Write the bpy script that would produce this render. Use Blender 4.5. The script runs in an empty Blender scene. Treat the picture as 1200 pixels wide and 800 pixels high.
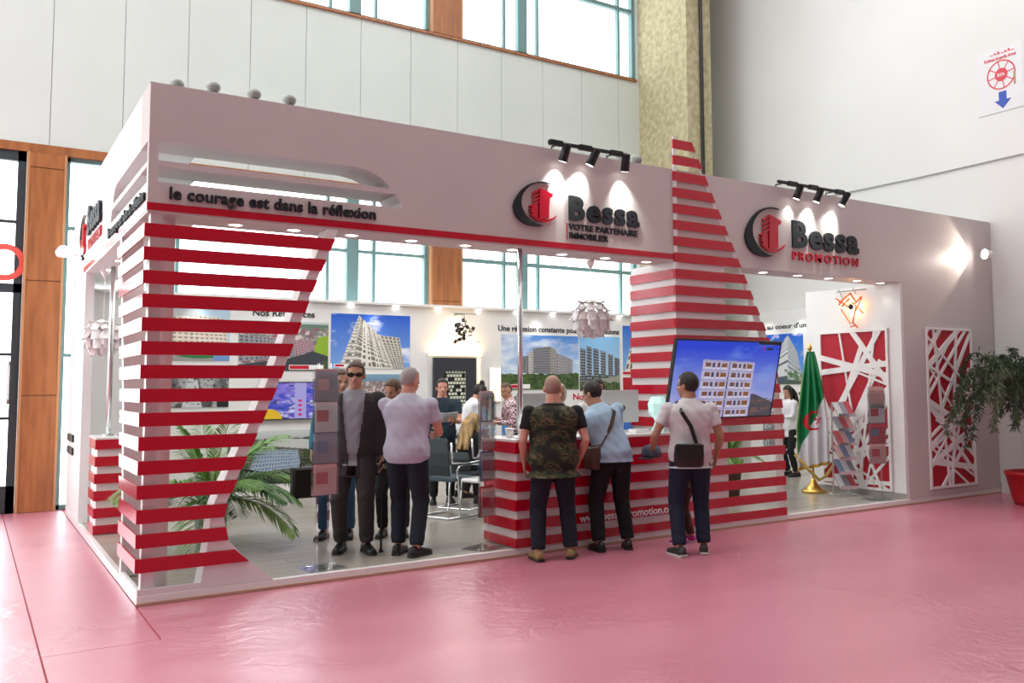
import bpy, bmesh, math, random
import numpy as np
from mathutils import Vector, Matrix
PI = math.pi
SC = bpy.context.scene
COL = SC.collection
rng = np.random.default_rng(7)
random.seed(7)

# ------------------------------------------------------------------ camera
cd = bpy.data.cameras.new('camera'); cam = bpy.data.objects.new('camera', cd); COL.objects.link(cam)
cd.sensor_width = 36.0; cd.lens = 1043.99 / 1200 * 36
cd.shift_x = -68.91 / 1200; cd.shift_y = -27.21 / 1200
cd.clip_start = 0.05; cd.clip_end = 300
_R = (0.82923736, -0.55885083, -0.00715147); _U = (-0.03532931, -0.06518406, 0.99724765); _F = (0.55777884, 0.82670235, 0.07379687)
cam.matrix_world = Matrix(((_R[0], _U[0], -_F[0], -1.1045), (_R[1], _U[1], -_F[1], -7.523), (_R[2], _U[2], -_F[2], 1.65), (0, 0, 0, 1)))
SC.camera = cam

# ------------------------------------------------------------------ world, lights, exposure
wd = bpy.data.worlds.new('sky'); SC.world = wd; wd.use_nodes = True
wd.node_tree.nodes['Background'].inputs[0].default_value = (0.93, 0.97, 1.0, 1)
wd.node_tree.nodes['Background'].inputs[1].default_value = 8.0
SC.view_settings.view_transform = 'Standard'; SC.view_settings.look = 'None'
SC.view_settings.gamma = 1; SC.view_settings.exposure = -0.35; SC.view_settings.use_curve_mapping = False

def area_light(name, loc, rot, sx, sy, power, color=(1, 1, 1), portal=False):
    l = bpy.data.lights.new(name, 'AREA'); l.shape = 'RECTANGLE'; l.size = sx; l.size_y = sy
    l.energy = power; l.color = color
    if portal: l.cycles.is_portal = True
    o = bpy.data.objects.new(name, l); o.location = loc; o.rotation_euler = rot; COL.objects.link(o); return o
def spot_light(name, loc, target, power, deg, blend=0.5, color=(1, 1, 1), r=0.03):
    l = bpy.data.lights.new(name, 'SPOT'); l.energy = power; l.spot_size = math.radians(deg); l.spot_blend = blend
    l.color = color; l.shadow_soft_size = r
    o = bpy.data.objects.new(name, l); o.location = loc
    o.rotation_euler = (Vector(target) - Vector(loc)).to_track_quat('-Z', 'Y').to_euler(); COL.objects.link(o); return o
for hx, hy, hw in ((-5, -18, 30), (1, -18, 30), (10, -18, 30), (-4.5, -6.0, 70), (1.5, -6.0, 70), (8, -6.0, 70), (-4, -1.4, 300), (2, -1.4, 300), (8.5, -1.4, 300), (-2, 2.4, 210), (5, 2.6, 210)):
    area_light('hall_fill', (hx, hy, 11.6), (0, 0, 0), 4.5, 2.4, hw, (0.97, 1.0, 0.98))  # unseen overhead fill, placed to brighten floor and back wall, not the fascia
# daylight entering at the windows (portals only guide the sampling of the sky)
for (x0, x1, z0, z1) in ((-6, -0.6, 0, 4.85), (0.05, 5.35, 2.9, 4.85), (6.0, 9.95, 2.9, 4.85), (-6, 9.9, 7.85, 11.3)):
    area_light('window_portal', ((x0+x1)/2, 6.9, (z0+z1)/2), (-PI/2, 0, 0), x1-x0, z1-z0, 1, portal=True)
area_light('window_portal', (-8.0, 3.2, 5.15), (0, -PI/2, 0), 9.6, 5.6, 1, portal=True)

# ------------------------------------------------------------------ materials
def mat(name, color, rough=0.5, metal=0.0, coat=0.0, coat_rough=0.1, spec=0.5, emit=None, emit_s=0.0, noise=None, bump=None, trans=0.0, alpha=1.0, ior=1.45, sheen=0.0):
    m = bpy.data.materials.new(name); m.use_nodes = True
    nt = m.node_tree; b = nt.nodes['Principled BSDF']
    b.inputs['Base Color'].default_value = (*color, 1); b.inputs['Roughness'].default_value = rough
    b.inputs['Metallic'].default_value = metal; b.inputs['Coat Weight'].default_value = coat
    b.inputs['Coat Roughness'].default_value = coat_rough; b.inputs['Specular IOR Level'].default_value = spec
    b.inputs['Transmission Weight'].default_value = trans; b.inputs['Alpha'].default_value = alpha
    b.inputs['IOR'].default_value = ior; b.inputs['Sheen Weight'].default_value = sheen
    if emit: b.inputs['Emission Color'].default_value = (*emit, 1); b.inputs['Emission Strength'].default_value = emit_s
    if noise or bump:
        tc = nt.nodes.new('ShaderNodeTexCoord')
    if noise:   # (scale, color2, lo, hi, stretch)
        sc, c2, lo, hi, st = noise
        mp = nt.nodes.new('ShaderNodeMapping'); mp.inputs['Scale'].default_value = st
        n = nt.nodes.new('ShaderNodeTexNoise'); n.inputs['Scale'].default_value = sc; n.inputs['Detail'].default_value = 6
        cr = nt.nodes.new('ShaderNodeValToRGB'); cr.color_ramp.elements[0].position = lo; cr.color_ramp.elements[1].position = hi
        cr.color_ramp.elements[0].color = (*color, 1); cr.color_ramp.elements[1].color = (*c2, 1)
        nt.links.new(tc.outputs['Object'], mp.inputs[0]); nt.links.new(mp.outputs[0], n.inputs['Vector'])
        nt.links.new(n.outputs['Fac'], cr.inputs[0]); nt.links.new(cr.outputs[0], b.inputs['Base Color'])
    if bump:    # (scale, strength, stretch)
        sc, s, st = bump
        mp = nt.nodes.new('ShaderNodeMapping'); mp.inputs['Scale'].default_value = st
        n = nt.nodes.new('ShaderNodeTexNoise'); n.inputs['Scale'].default_value = sc; n.inputs['Detail'].default_value = 5
        bp = nt.nodes.new('ShaderNodeBump'); bp.inputs['Strength'].default_value = s; bp.inputs['Distance'].default_value = 0.02
        nt.links.new(tc.outputs['Object'], mp.inputs[0]); nt.links.new(mp.outputs[0], n.inputs['Vector'])
        nt.links.new(n.outputs['Fac'], bp.inputs['Height']); nt.links.new(bp.outputs[0], b.inputs['Normal'])
    return m
ONE = (1, 1, 1)
FASP = mat('fascia_shaded_white', (0.60, 0.545, 0.525), 0.42, noise=(1.2, (0.57, 0.515, 0.50), 0.35, 0.7, ONE))  # white front face; its shade is put into this darker tone
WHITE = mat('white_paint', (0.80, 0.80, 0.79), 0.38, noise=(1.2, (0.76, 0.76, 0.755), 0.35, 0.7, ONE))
WHITE_G = mat('white_gloss', (0.84, 0.83, 0.82), 0.18)
RED = mat('red_gloss_laminate', (0.50, 0.003, 0.022), 0.22, coat=0.3, coat_rough=0.08)
REDM = mat('red_backing', (0.42, 0.004, 0.02), 0.6)
BLACKL = mat('charcoal_letter', (0.009, 0.012, 0.017), 0.6)
BLACK = mat('black_plastic', (0.012, 0.012, 0.013), 0.35)
CHROME = mat('brushed_chrome', (0.75, 0.77, 0.78), 0.22, metal=1.0)
TEAL = mat('teal_window_frame', (0.17, 0.30, 0.30), 0.5)  # lightened: glare haze of the bright windows is put into the colour
DARKF = mat('dark_door_frame', (0.035, 0.045, 0.05), 0.45)
WALLM = mat('hall_wall_paint', (0.65, 0.70, 0.67), 0.75, noise=(0.8, (0.60, 0.65, 0.62), 0.3, 0.75, ONE), bump=(14, 0.15, ONE))
WALLR = mat('hall_side_wall_paint', (0.74, 0.74, 0.72), 0.8, noise=(0.5, (0.68, 0.68, 0.66), 0.3, 0.75, ONE))
CEILM = mat('hall_ceiling_paint', (0.6, 0.6, 0.58), 0.9)
JOINT = mat('wall_joint', (0.42, 0.44, 0.42), 0.9)
WOODP = mat('varnished_wood_panel', (0.42, 0.155, 0.05), 0.38, noise=(2.2, (0.25, 0.085, 0.03), 0.35, 0.75, (6, 6, 0.7)), coat=0.15, coat_rough=0.3)
GLASSM = None
def glass_mat(name, tint=(1, 1, 1), fac=0.06, rough=0.02):
    m = bpy.data.materials.new(name); m.use_nodes = True; nt = m.node_tree; nt.nodes.clear()
    o = nt.nodes.new('ShaderNodeOutputMaterial'); t = nt.nodes.new('ShaderNodeBsdfTransparent'); g = nt.nodes.new('ShaderNodeBsdfGlossy')
    t.inputs[0].default_value = (*tint, 1); g.inputs['Roughness'].default_value = rough
    lw = nt.nodes.new('ShaderNodeLayerWeight'); lw.inputs[0].default_value = 0.35
    ma = nt.nodes.new('ShaderNodeMath'); ma.operation = 'MULTIPLY_ADD'; ma.inputs[1].default_value = 0.5; ma.inputs[2].default_value = fac
    mx = nt.nodes.new('ShaderNodeMixShader')
    nt.links.new(lw.outputs['Fresnel'], ma.inputs[0]); nt.links.new(ma.outputs[0], mx.inputs[0])
    nt.links.new(t.outputs[0], mx.inputs[1]); nt.links.new(g.outputs[0], mx.inputs[2]); nt.links.new(mx.outputs[0], o.inputs[0]); return m
PANE = glass_mat('window_glass', (0.97, 0.99, 0.99), 0.02)
ACRYL = glass_mat('clear_acrylic', (0.95, 0.97, 0.97), 0.05)
CARPET = mat('red_carpet_under_plastic_film', (0.60, 0.19, 0.26), 0.5, coat=1.0, coat_rough=0.34, noise=(1.3, (0.52, 0.14, 0.20), 0.3, 0.75, (0.35, 1, 1)))
def add_film(m):
    nt = m.node_tree; b = nt.nodes['Principled BSDF']; b.inputs['Coat IOR'].default_value = 1.8
    tc = nt.nodes.new('ShaderNodeTexCoord')
    w = nt.nodes.new('ShaderNodeTexNoise'); w.inputs['Scale'].default_value = 5.0; w.inputs['Detail'].default_value = 7; w.inputs['Distortion'].default_value = 1.6
    n2 = nt.nodes.new('ShaderNodeTexNoise'); n2.inputs['Scale'].default_value = 0.55; n2.inputs['Detail'].default_value = 2
    cr = nt.nodes.new('ShaderNodeValToRGB'); cr.color_ramp.elements[0].position = 0.46; cr.color_ramp.elements[1].position = 0.74
    mul = nt.nodes.new('ShaderNodeMath'); mul.operation = 'MULTIPLY'
    bp = nt.nodes.new('ShaderNodeBump'); bp.inputs['Strength'].default_value = 0.8; bp.inputs['Distance'].default_value = 0.035
    rr = nt.nodes.new('ShaderNodeMapRange'); rr.inputs['To Min'].default_value = 0.36; rr.inputs['To Max'].default_value = 0.26
    nt.links.new(tc.outputs['Object'], w.inputs['Vector']); nt.links.new(tc.outputs['Object'], n2.inputs['Vector'])
    nt.links.new(n2.outputs['Fac'], cr.inputs[0]); nt.links.new(w.outputs['Fac'], mul.inputs[0]); nt.links.new(cr.outputs[0], mul.inputs[1])
    nt.links.new(mul.outputs[0], bp.inputs['Height']); nt.links.new(bp.outputs[0], b.inputs['Coat Normal'])
    nt.links.new(cr.outputs[0], rr.inputs[0]); nt.links.new(rr.outputs[0], b.inputs['Coat Roughness'])
add_film(CARPET)
SEAM = mat('dark_red_seam', (0.36, 0.008, 0.03), 0.6)
PLANK = [mat('laminate_plank_%s' % n, c, 0.3, coat=0.4, coat_rough=0.15, noise=(3, tuple(v*0.86 for v in c), 0.35, 0.7, (0.6, 7, 1))) for n, c in (('light', (0.42, 0.37, 0.31)), ('mid', (0.37, 0.33, 0.28)), ('grey', (0.40, 0.37, 0.34)))]
CONC = mat('yellow_textured_column', (0.55, 0.50, 0.31), 0.85, noise=(9, (0.36, 0.31, 0.18), 0.35, 0.7, ONE), bump=(30, 0.7, ONE))
LAMP = mat('lit_downlight', (1, 1, 1), 0.4, emit=(1, 0.98, 0.92), emit_s=9)
WARM = mat('warm_lit_diffuser', (1, 0.9, 0.7), 0.5, emit=(1, 0.72, 0.36), emit_s=2.2)
GREYP = mat('grey_lamp_metal', (0.28, 0.29, 0.27), 0.5)
BRASS = mat('brass', (0.72, 0.47, 0.12), 0.28, metal=1.0)

# ------------------------------------------------------------------ helpers
def wloc(o):
    v = Vector((0, 0, 0))
    while o is not None: v += Vector(o.location); o = o.parent
    return v
def link(name, V, F, m, parent=None, smooth=False, local=False, mats=None):
    me = bpy.data.meshes.new(name)
    if parent is not None and not local:
        w = wloc(parent); V = [(v[0]-w.x, v[1]-w.y, v[2]-w.z) for v in V]
    me.from_pydata([tuple(map(float, v)) for v in V], [], [tuple(map(int, f)) for f in F]); me.update()
    for x in (mats or [m]): me.materials.append(x)
    if smooth: me.polygons.foreach_set('use_smooth', [True]*len(me.polygons))
    o = bpy.data.objects.new(name, me); COL.objects.link(o)
    if parent is not None: o.parent = parent
    return o
def tag(o, label, cat, group=None, kind=None):
    if label: o['label'] = label
    if cat: o['category'] = cat
    if group: o['group'] = group
    if kind: o['kind'] = kind
    return o
def thing(name, label, cat, loc=(0, 0, 0), rz=0, group=None):
    o = bpy.data.objects.new(name, None); o.empty_display_size = 0.1; COL.objects.link(o)
    o.location = loc; o.rotation_euler = (0, 0, rz); return tag(o, label, cat, group)
def struct(o): o['kind'] = 'structure'; return o
class MB:
    def __init__(s): s.V = []; s.F = []
    def add(s, V, F):
        n = len(s.V); s.V += [tuple(v) for v in V]; s.F += [tuple(i+n for i in f) for f in F]; return s
    def box(s, x0, x1, y0, y1, z0, z1, b=0):
        if b <= 0:
            V = [(x, y, z) for z in (z0, z1) for y in (y0, y1) for x in (x0, x1)]
            return s.add(V, [(0, 2, 3, 1), (4, 5, 7, 6), (0, 1, 5, 4), (2, 6, 7, 3), (0, 4, 6, 2), (1, 3, 7, 5)])
        # bevelled along z edges and top/bottom rims
        def ring(z, i):
            a = [(x0+i+b, y0+i), (x1-i-b, y0+i), (x1-i, y0+i+b), (x1-i, y1-i-b), (x1-i-b, y1-i), (x0+i+b, y1-i), (x0+i, y1-i-b), (x0+i, y0+i+b)]
            return [(p[0], p[1], z) for p in a]
        R = [ring(z0, b*.7), ring(z0+b, 0), ring(z1-b, 0), ring(z1, b*.7)]
        return s.loft(R)
    def loft(s, R, cap=True, closed=True):
        n = len(R[0]); V = [v for r in R for v in r]; F = []
        for i in range(len(R)-1):
            for j in range(n if closed else n-1):
                k = (j+1) % n; F.append((i*n+j, i*n+k, (i+1)*n+k, (i+1)*n+j))
        if cap and closed: F.append(tuple(range(n-1, -1, -1))); F.append(tuple(range((len(R)-1)*n, len(R)*n)))
        return s.add(V, F)
    def prism(s, poly, f, t0, t1):   # poly of (a,b), f(a,b,t)->xyz
        n = len(poly); V = [f(a, b, t0) for a, b in poly] + [f(a, b, t1) for a, b in poly]
        F = [tuple(range(n)), tuple(range(2*n-1, n-1, -1))] + [(i, i+n, (i+1) % n+n, (i+1) % n) for i in range(n)]
        return s.add(V, F)
    def tube(s, P, r, n=8, cap=True):
        P = [Vector(p) for p in P]; R = []
        if not hasattr(r, '__len__'): r = [r]*len(P)
        ref = None
        for i, p in enumerate(P):
            d = (P[min(i+1, len(P)-1)]-P[max(i-1, 0)])
            d = d.normalized() if d.length > 1e-9 else Vector((0, 0, 1))
            if ref is None:
                ref = Vector((0, 0, 1)) if abs(d.z) < 0.9 else Vector((1, 0, 0))
            u = d.cross(ref).normalized(); v = d.cross(u); ref = -v if False else u.cross(d) * 1.0
            R.append([tuple(p + (u*math.cos(2*PI*k/n)+v*math.sin(2*PI*k/n))*r[i]) for k in range(n)])
        return s.loft(R, cap)
    def ell(s, c, r, n=14, m=9, M=None):
        R = []
        for i in range(1, m):
            th = PI*i/m
            R.append([(math.sin(th)*math.cos(2*PI*k/n)*r[0], math.sin(th)*math.sin(2*PI*k/n)*r[1], math.cos(th)*r[2]) for k in range(n)])
        V = [(0, 0, r[2])] + [v for q in R for v in q] + [(0, 0, -r[2])]
        F = [(0, 1+j, 1+(j+1) % n) for j in range(n)]
        for i in range(m-2):
            for j in range(n): F.append((1+i*n+j, 1+(i+1)*n+j, 1+(i+1)*n+(j+1) % n, 1+i*n+(j+1) % n))
        L = len(V)-1; F += [(L, 1+(m-2)*n+(j+1) % n, 1+(m-2)*n+j) for j in range(n)]
        V = [Vector(v) for v in V]
        if M is not None: V = [M @ v for v in V]
        return s.add([tuple(v+Vector(c)) for v in V], F)
    def lathe(s, prof, c=(0, 0, 0), n=20):
        return s.loft([[(c[0]+r*math.cos(2*PI*k/n), c[1]+r*math.sin(2*PI*k/n), c[2]+z) for k in range(n)] for r, z in prof])
    def go(s, name, m, parent=None, smooth=False, local=False, mats=None): return link(name, s.V, s.F, m, parent, smooth, local, mats)
def box(name, x0, x1, y0, y1, z0, z1, m, parent=None, b=0, local=False): return MB().box(x0, x1, y0, y1, z0, z1, b).go(name, m, parent, local=local)

def curve_mesh(splines, t):
    cu = bpy.data.curves.new('c', 'CURVE'); cu.dimensions = '2D'; cu.fill_mode = 'BOTH'; cu.extrude = t/2
    for pts in splines:
        sp = cu.splines.new('POLY'); sp.points.add(len(pts)-1)
        for i, p in enumerate(pts): sp.points[i].co = (p[0], p[1], 0, 1)
        sp.use_cyclic_u = True
    return _grab(bpy.data.objects.new('c', cu))
def _grab(o):
    COL.objects.link(o); dg = bpy.context.evaluated_depsgraph_get(); me = bpy.data.meshes.new_from_object(o.evaluated_get(dg))
    V = [tuple(v.co) for v in me.vertices]; F = [tuple(p.vertices) for p in me.polygons]
    bpy.data.meshes.remove(me); COL.objects.unlink(o); d = o.data; bpy.data.objects.remove(o)
    (bpy.data.curves if isinstance(d, bpy.types.Curve) else bpy.data.meshes).remove(d) if d else None
    return V, F
_tc = {}
def glyph(ch, bold):
    k = (ch, bold)
    if k not in _tc:
        cu = bpy.data.curves.new('t', 'FONT'); cu.body = ch; cu.size = 1; cu.offset = bold; cu.extrude = 0.5; cu.resolution_u = 3
        _tc[k] = _grab(bpy.data.objects.new('t', cu))
    return _tc[k]
def textw(st):
    cu = bpy.data.curves.new('t', 'FONT'); cu.body = st + 'I'; cu.size = 1
    V, F = _grab(bpy.data.objects.new('t', cu)); return max(v[0] for v in V)
def lettering(st, w, h, depth, f, m, parent, bold=0.02, sq=1.0, each=True, name='letter', cap_ref='H'):
    """f(x,y,t): x along 0..w, y up, t out of the face 0..depth"""
    W = textw(st) - textw('') ; capV, _ = glyph(cap_ref, 0); ch = max(v[1] for v in capV)
    sx = w/W; sy = h/ch; acc = MB()
    for i, c in enumerate(st):
        if c == ' ': continue
        x0 = textw(st[:i]) - textw('')
        V, F = glyph(c, bold)
        xm = (min(v[0] for v in V)+max(v[0] for v in V))/2; V = [f((xm+(v[0]-xm)*sq+x0)*sx, v[1]*sy, (v[2]+0.5)*depth) for v in V]
        if each: link(name, V, F, m, parent)
        else: acc.add(V, F)
    if not each: return acc.go(name, m, parent)
def clip_poly(poly, x0, x1, y0, y1):
    for ax, lim, sg in ((0, x0, 1), (0, x1, -1), (1, y0, 1), (1, y1, -1)):
        out = []
        for i in range(len(poly)):
            a, b = poly[i-1], poly[i]; da = (a[ax]-lim)*sg; db = (b[ax]-lim)*sg
            if da >= 0: out.append(a)
            if (da >= 0) != (db >= 0):
                t = da/(da-db); out.append((a[0]+(b[0]-a[0])*t, a[1]+(b[1]-a[1])*t))
        poly = out
        if len(poly) < 3: return []
    return poly
def boolean(V, F, cutters):
    me = bpy.data.meshes.new('b'); me.from_pydata(V, [], F); o = bpy.data.objects.new('b', me)
    cs = []
    for cv, cf in cutters:
        cm = bpy.data.meshes.new('k'); cm.from_pydata(cv, [], cf)
        bm = bmesh.new(); bm.from_mesh(cm); bmesh.ops.recalc_face_normals(bm, faces=bm.faces); bm.to_mesh(cm); bm.free()
        c = bpy.data.objects.new('k', cm); COL.objects.link(c); cs.append(c)
        md = o.modifiers.new('b', 'BOOLEAN'); md.operation = 'DIFFERENCE'; md.object = c; md.solver = 'EXACT'
    r = _grab(o)
    for c in cs: d = c.data; bpy.data.objects.remove(c); bpy.data.meshes.remove(d)
    return r

# ------------------------------------------------------------------ hall shell
XR = 11.65; YB = 6.5
fl = struct(box('floor', -16, XR+0.2, -26, 7.4, -0.12, -0.006, SEAM))
g = 0.006
for (a, b_, c, d) in ((-16, -0.68-g, -26, YB), (-0.68+g, 0-g, -1.05+g, YB), (-0.68+g, XR, -26, -1.05-g*0), (0+g, XR, -1.05, -0.02)):
    box('carpet_panel', a, b_, c, d, -0.006, 0.0, CARPET, fl)
struct(box('ceiling', -16, XR+0.3, -26, 7.4, 12.0, 12.2, CEILM))
struct(box('wall_front', -16, XR+0.3, -26.3, -26, 0, 12, mat('hall_front_wall', (.38, .38, .37), .8)))
struct(box('wall_right', XR, XR+0.3, -26, 7.4, 0, 12, WALLR))
# unseen left wall; its window opening is added to light the stand's left side
wl = struct(MB().box(-8.3, -8.0, -26, .4, 0, 12).box(-8.3, -8.0, 6, 7.4, 0, 12).box(-8.3, -8.0, .4, 6, 10, 12).box(-8.3, -8.0, .4, 6, 0, 0.3).go('wall_left', WALLR))
for y in (1.8, 3.2, 4.6): box('mullion', -8.2, -8.1, y-0.06, y+0.06, 0.3, 10, TEAL, wl)
# back wall of concrete panels
wb = struct(thing('wall_back', None, None, (0, YB, 0)))
xs = [-8, -7, -5.2, -3.4, -1.6, -0.30, 0.6, 1.46, 2.36, 3.23, 4.15, 5.05, 5.95, 6.85, 7.75, 8.65, 9.55, 10.3, XR]
for a, b_ in zip(xs, xs[1:]):
    box('wall_panel', a+0.004, b_-0.004, YB, YB+0.25, 4.98, 7.80, WALLM, wb)
box('wall_core', -8, XR, YB+0.03, YB+0.3, 4.97, 7.79, JOINT, wb)
box('wall_top', -8, XR, YB, YB+0.3, 11.3, 12, WALLM, wb)
box('wall_end_panel', 10.05, XR, YB+0.01, YB+0.3, 0, 11.3, WALLM, wb)
MB().box(-8, XR, YB-0.03, YB+0.12, 4.86, 4.98).go('wooden_header', WOODP, wb)
MB().box(-8, 10.0, YB-0.05, YB+0.15, 7.80, 7.84).go('window_ledge', WOODP, wb)
def pilaster(x0, x1, z0, z1):
    t = thing('wooden_pilaster', None, None, ((x0+x1)/2, YB, z0)); struct(t)
    zs = np.arange(z0, z1, 1.55); box('pilaster_core', x0+.03, x1-.03, YB-.05, YB+.19, z0, z1-.002, mat('pilaster_core', (.12, .05, .02), .8), t)
    for i, z in enumerate(zs):
        box('wood_panel', x0+0.02, x1-0.02, YB-0.06, YB+0.2, z+0.006, min(z+1.55, z1)-0.006, WOODP, t)
    for x in (x0, x1-0.03): box('trim_strip', x, x+0.03, YB-0.07, YB+0.22, z0, z1, mat('pilaster_trim', (0.5, 0.25, 0.12), 0.4), t)
for i, (x0, x1) in enumerate(((-0.55, -0.08), (5.42, 6.02), (-6.2, -5.6))):
    pilaster(x0, x1, 0, 4.86)
    if i: pilaster(x0, x1, 7.84, 11.3)
WN = [0]
def window(x0, x1, z0, z1, vs, hs, depth=0.12, fm=None):
    """vs: list (x, width), hs: list (z, width)"""
    WN[0] += 1; fm = fm or TEAL
    t = struct(thing('window_%d' % WN[0], None, None, ((x0+x1)/2, YB+0.15, z0)))
    y0 = YB+0.05; y1 = y0+depth
    f = MB()
    for a, b_, c, d in ((x0, x0+0.07, z0, z1), (x1-0.07, x1, z0, z1), (x0, x1, z0, z0+0.06), (x0, x1, z1-0.06, z1)): f.box(a, b_, y0, y1, c, d)
    f.go('window_frame', fm, t)
    for x, w in vs: box('mullion', x-w/2, x+w/2, y0+(0 if w > .1 else .03), y1, z0, z1, fm, t)
    for z, w in hs: box('transom', x0, x1, y0+0.02, y1-0.01, z-w/2, z+w/2, fm, t)
    xs_ = [x0]+[v[0] for v in vs]+[x1]
    for a, b_ in zip(xs_, xs_[1:]): box('pane', a+0.01, b_-0.01, y1-0.04, y1-0.03, z0, z1, PANE, t)
V1 = [(0.75, .04), (1.08, .2), (1.39, .05), (3.66, .05), (4.07, .20), (4.45, .05)]
V2 = [(6.96, .05), (7.34, .20), (7.69, .05), (9.64, .05)]
window(-0.10, 5.42, 0, 4.86, V1, [(3.87, .05), (2.1, .05)])
window(6.02, 10.0, 0, 4.86, V2, [(3.87, .07), (2.1, .05)])
window(-0.10, 5.42, 7.84, 11.3, V1, [(9.3, .06)])
window(6.02, 10.02, 7.84, 11.3, V2, [(9.3, .08)])
window(-5.6, -0.56, 7.84, 11.3, [(-3, .2), (-2, .05)], [(9.3, .06)])
# glass doors at the left
def hall_door(x0, x1, label_n):
    t = struct(thing('door_%d' % label_n, None, None, ((x0+x1)/2, YB+0.02, 0)))
    f = MB()
    for a, b_, c, d in ((x0, x0+0.1, 0, 4.86), (x1-0.10, x1, 0, 4.86), (x0, x1, 4.72, 4.86), (x0, x1, 2.93, 3.05), (x0, x1, 0, 0.36)): f.box(a, b_, YB+0.0, YB+0.1, c, d)
    f.go('door_frame', DARKF, t)
    for z in (3.89, 2.1, 1.25): box('glazing_bar', x0+.1, x1-.10, YB+0.02, YB+0.08, z-0.02, z+0.02, DARKF, t)
    for c, d in ((0.36, 2.93), (3.05, 4.72)): box('pane', x0+.1, x1-.10, YB+0.045, YB+0.055, c, d, PANE, t)
    MB().tube([(x1-0.12, YB-0.02, 1.45), (x1-0.12, YB-0.08, 1.5), (x1-0.12, YB-0.08, 1.95), (x1-0.12, YB-0.02, 2.0)], 0.018).go('door_handle', CHROME, t)
    return t
hall_door(-1.75, -0.555, 1); hall_door(-2.9, -1.76, 2); hall_door(-4.05, -2.91, 3); hall_door(-5.2, -4.06, 4)
struct(box('trim_1', -5.6, -5.2, YB, YB+.2, 0, 4.86, WOODP)); 
wb2 = struct(box('wall_back_left', -8, -6.2, YB, YB+0.3, 0, 4.86, WALLM))
box('upper_wall_left', -8, -6.2, YB, YB+.3, 7.8, 11.3, WALLM, wb2)
# red ring sticker on the glass door
R_ = []
rs = MB()
n = 40
rs.loft([[(-0.77+r*math.cos(2*PI*k/n), y, 3.33+r*math.sin(2*PI*k/n)*1.0) for k in range(n)] for r, y in ((.17, YB-.012), (.25, YB-.012), (.25, YB-.002), (.17, YB-.002), (.17, YB-.012))], cap=False)
tag(rs.go('ring_sticker', mat('sticker_red', (0.75, 0.10, 0.08), 0.5, emit=None)), 'round red ring sticker on the glass door at the far left', 'sticker')
# textured column with downpipe
colm = thing('column', 'tall yellowish textured concrete column rising behind the stand', 'column', (10.4, 5.6, 0)); colm['kind'] = 'structure'
box('column_shaft', 10.08, 10.70, 5.02, YB+0.02, 0, 11.95, CONC, colm)
MB().tube([(10.42, 4.98, 0.0), (10.42, 4.98, 11.9)], 0.035, 10).go('downpipe', BLACK, colm)
# cable on the right wall
cb = MB().tube([(XR-0.02, 4.6, 5.03), (XR-0.02, 2.86, 4.99), (XR-0.02, 1.2, 4.97), (XR-0.02, -0.57, 4.98), (XR-0.02, -2.5, 5.02), (XR-.02, -6, 5.1)], 0.012, 6)
tag(cb.go('wall_cable', mat('grey_cable', (0.35, 0.35, 0.34), 0.7)), 'thin grey cable strung along the white hall side wall', 'cable')

# ------------------------------------------------------------------ stand: platform with laminate floor
PZ = 0.07
pf = thing('platform', 'low white-edged platform with pale wood laminate floor under the stand', 'platform', (5.8, 2.9, 0))
MB().box(0.0, XR-0.01, 0.0, 0.05, 0, PZ+0.004, 0.004).box(0, 0.05, 0.05, 5.98, 0, PZ+0.004, .004).go('platform_edge', WHITE_G, pf)
MB().box(-0.004, XR-0.02, -0.012, 0.0, 0, 0.022).go('wooden_skirting', mat('raw_wood_edge', (0.55, 0.33, 0.24), 0.6), pf)
MB().box(0.05, XR-0.01, 0.05, 4.98, 0, PZ-0.006).box(.05, 10.06, 4.98, 5.98, 0, PZ-.006).go('platform_base', WHITE, pf)
pw, pl = 0.20, 1.30
row = 0; y = 0.052
proto = {}
while y < 5.88:
    x = 0.052 - (row % 3)*0.43; w = min(pw, 5.9-y)
    while x < XR-0.02:
        a = max(x, 0.052); b_ = min(x+pl, XR-0.02)
        key = (round(b_-a, 3), round(w, 3), random.randrange(3))
        if b_-a > 0.02 and not (b_ > 10.06 and a < 10.72 and y+w > 5.0):
            if key not in proto:
                me = MB().box(0.002, key[0]-0.002, 0.002, key[1]-0.002, PZ-0.006, PZ); mm = bpy.data.meshes.new('plank')
                mm.from_pydata(me.V, [], me.F); mm.materials.append(PLANK[key[2]]); proto[key] = mm
            o = bpy.data.objects.new('floor_plank', proto[key]); COL.objects.link(o); o.parent = pf
            o.location = (a-5.8, y-2.9, 0)
        x += pl
    y += pw; row += 1

# ------------------------------------------------------------------ stand: fascia and walls
FT = 0.42; FZ0, FZ1 = 3.01, 4.05
def arc(cx, cz, rx, rz, a0, a1, n=8): return [(cx+rx*math.cos(a0+(a1-a0)*i/n), cz+rz*math.sin(a0+(a1-a0)*i/n)) for i in range(n+1)]
slot1 = [(0.07, 3.43), (2.0, 3.43), (1.98, 3.47), (1.90, 3.53), (1.80, 3.57), (1.68, 3.59), (0.07, 3.59)]
slot2 = [(0.07, 3.26), (2.12, 3.26), (2.11, 3.32), (2.07, 3.385), (0.07, 3.385)]
ls1 = [(0.07, 3.43), (2.10, 3.43), (2.06, 3.50), (1.98, 3.56), (1.85, 3.59), (0.07, 3.59)]
ls2 = [(0.07, 3.26), (2.22, 3.26), (2.20, 3.33), (2.15, 3.385), (0.07, 3.385)]
cut = []
for s in (slot1, slot2): m_ = MB().prism(s, lambda a, b, t: (a, t, b), -0.05, FT+0.05); cut.append((m_.V, m_.F))
for s in (ls1, ls2): m_ = MB().prism(s, lambda a, b, t: (t, a, b), -0.05, FT+0.02); cut.append((m_.V, m_.F))
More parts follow.
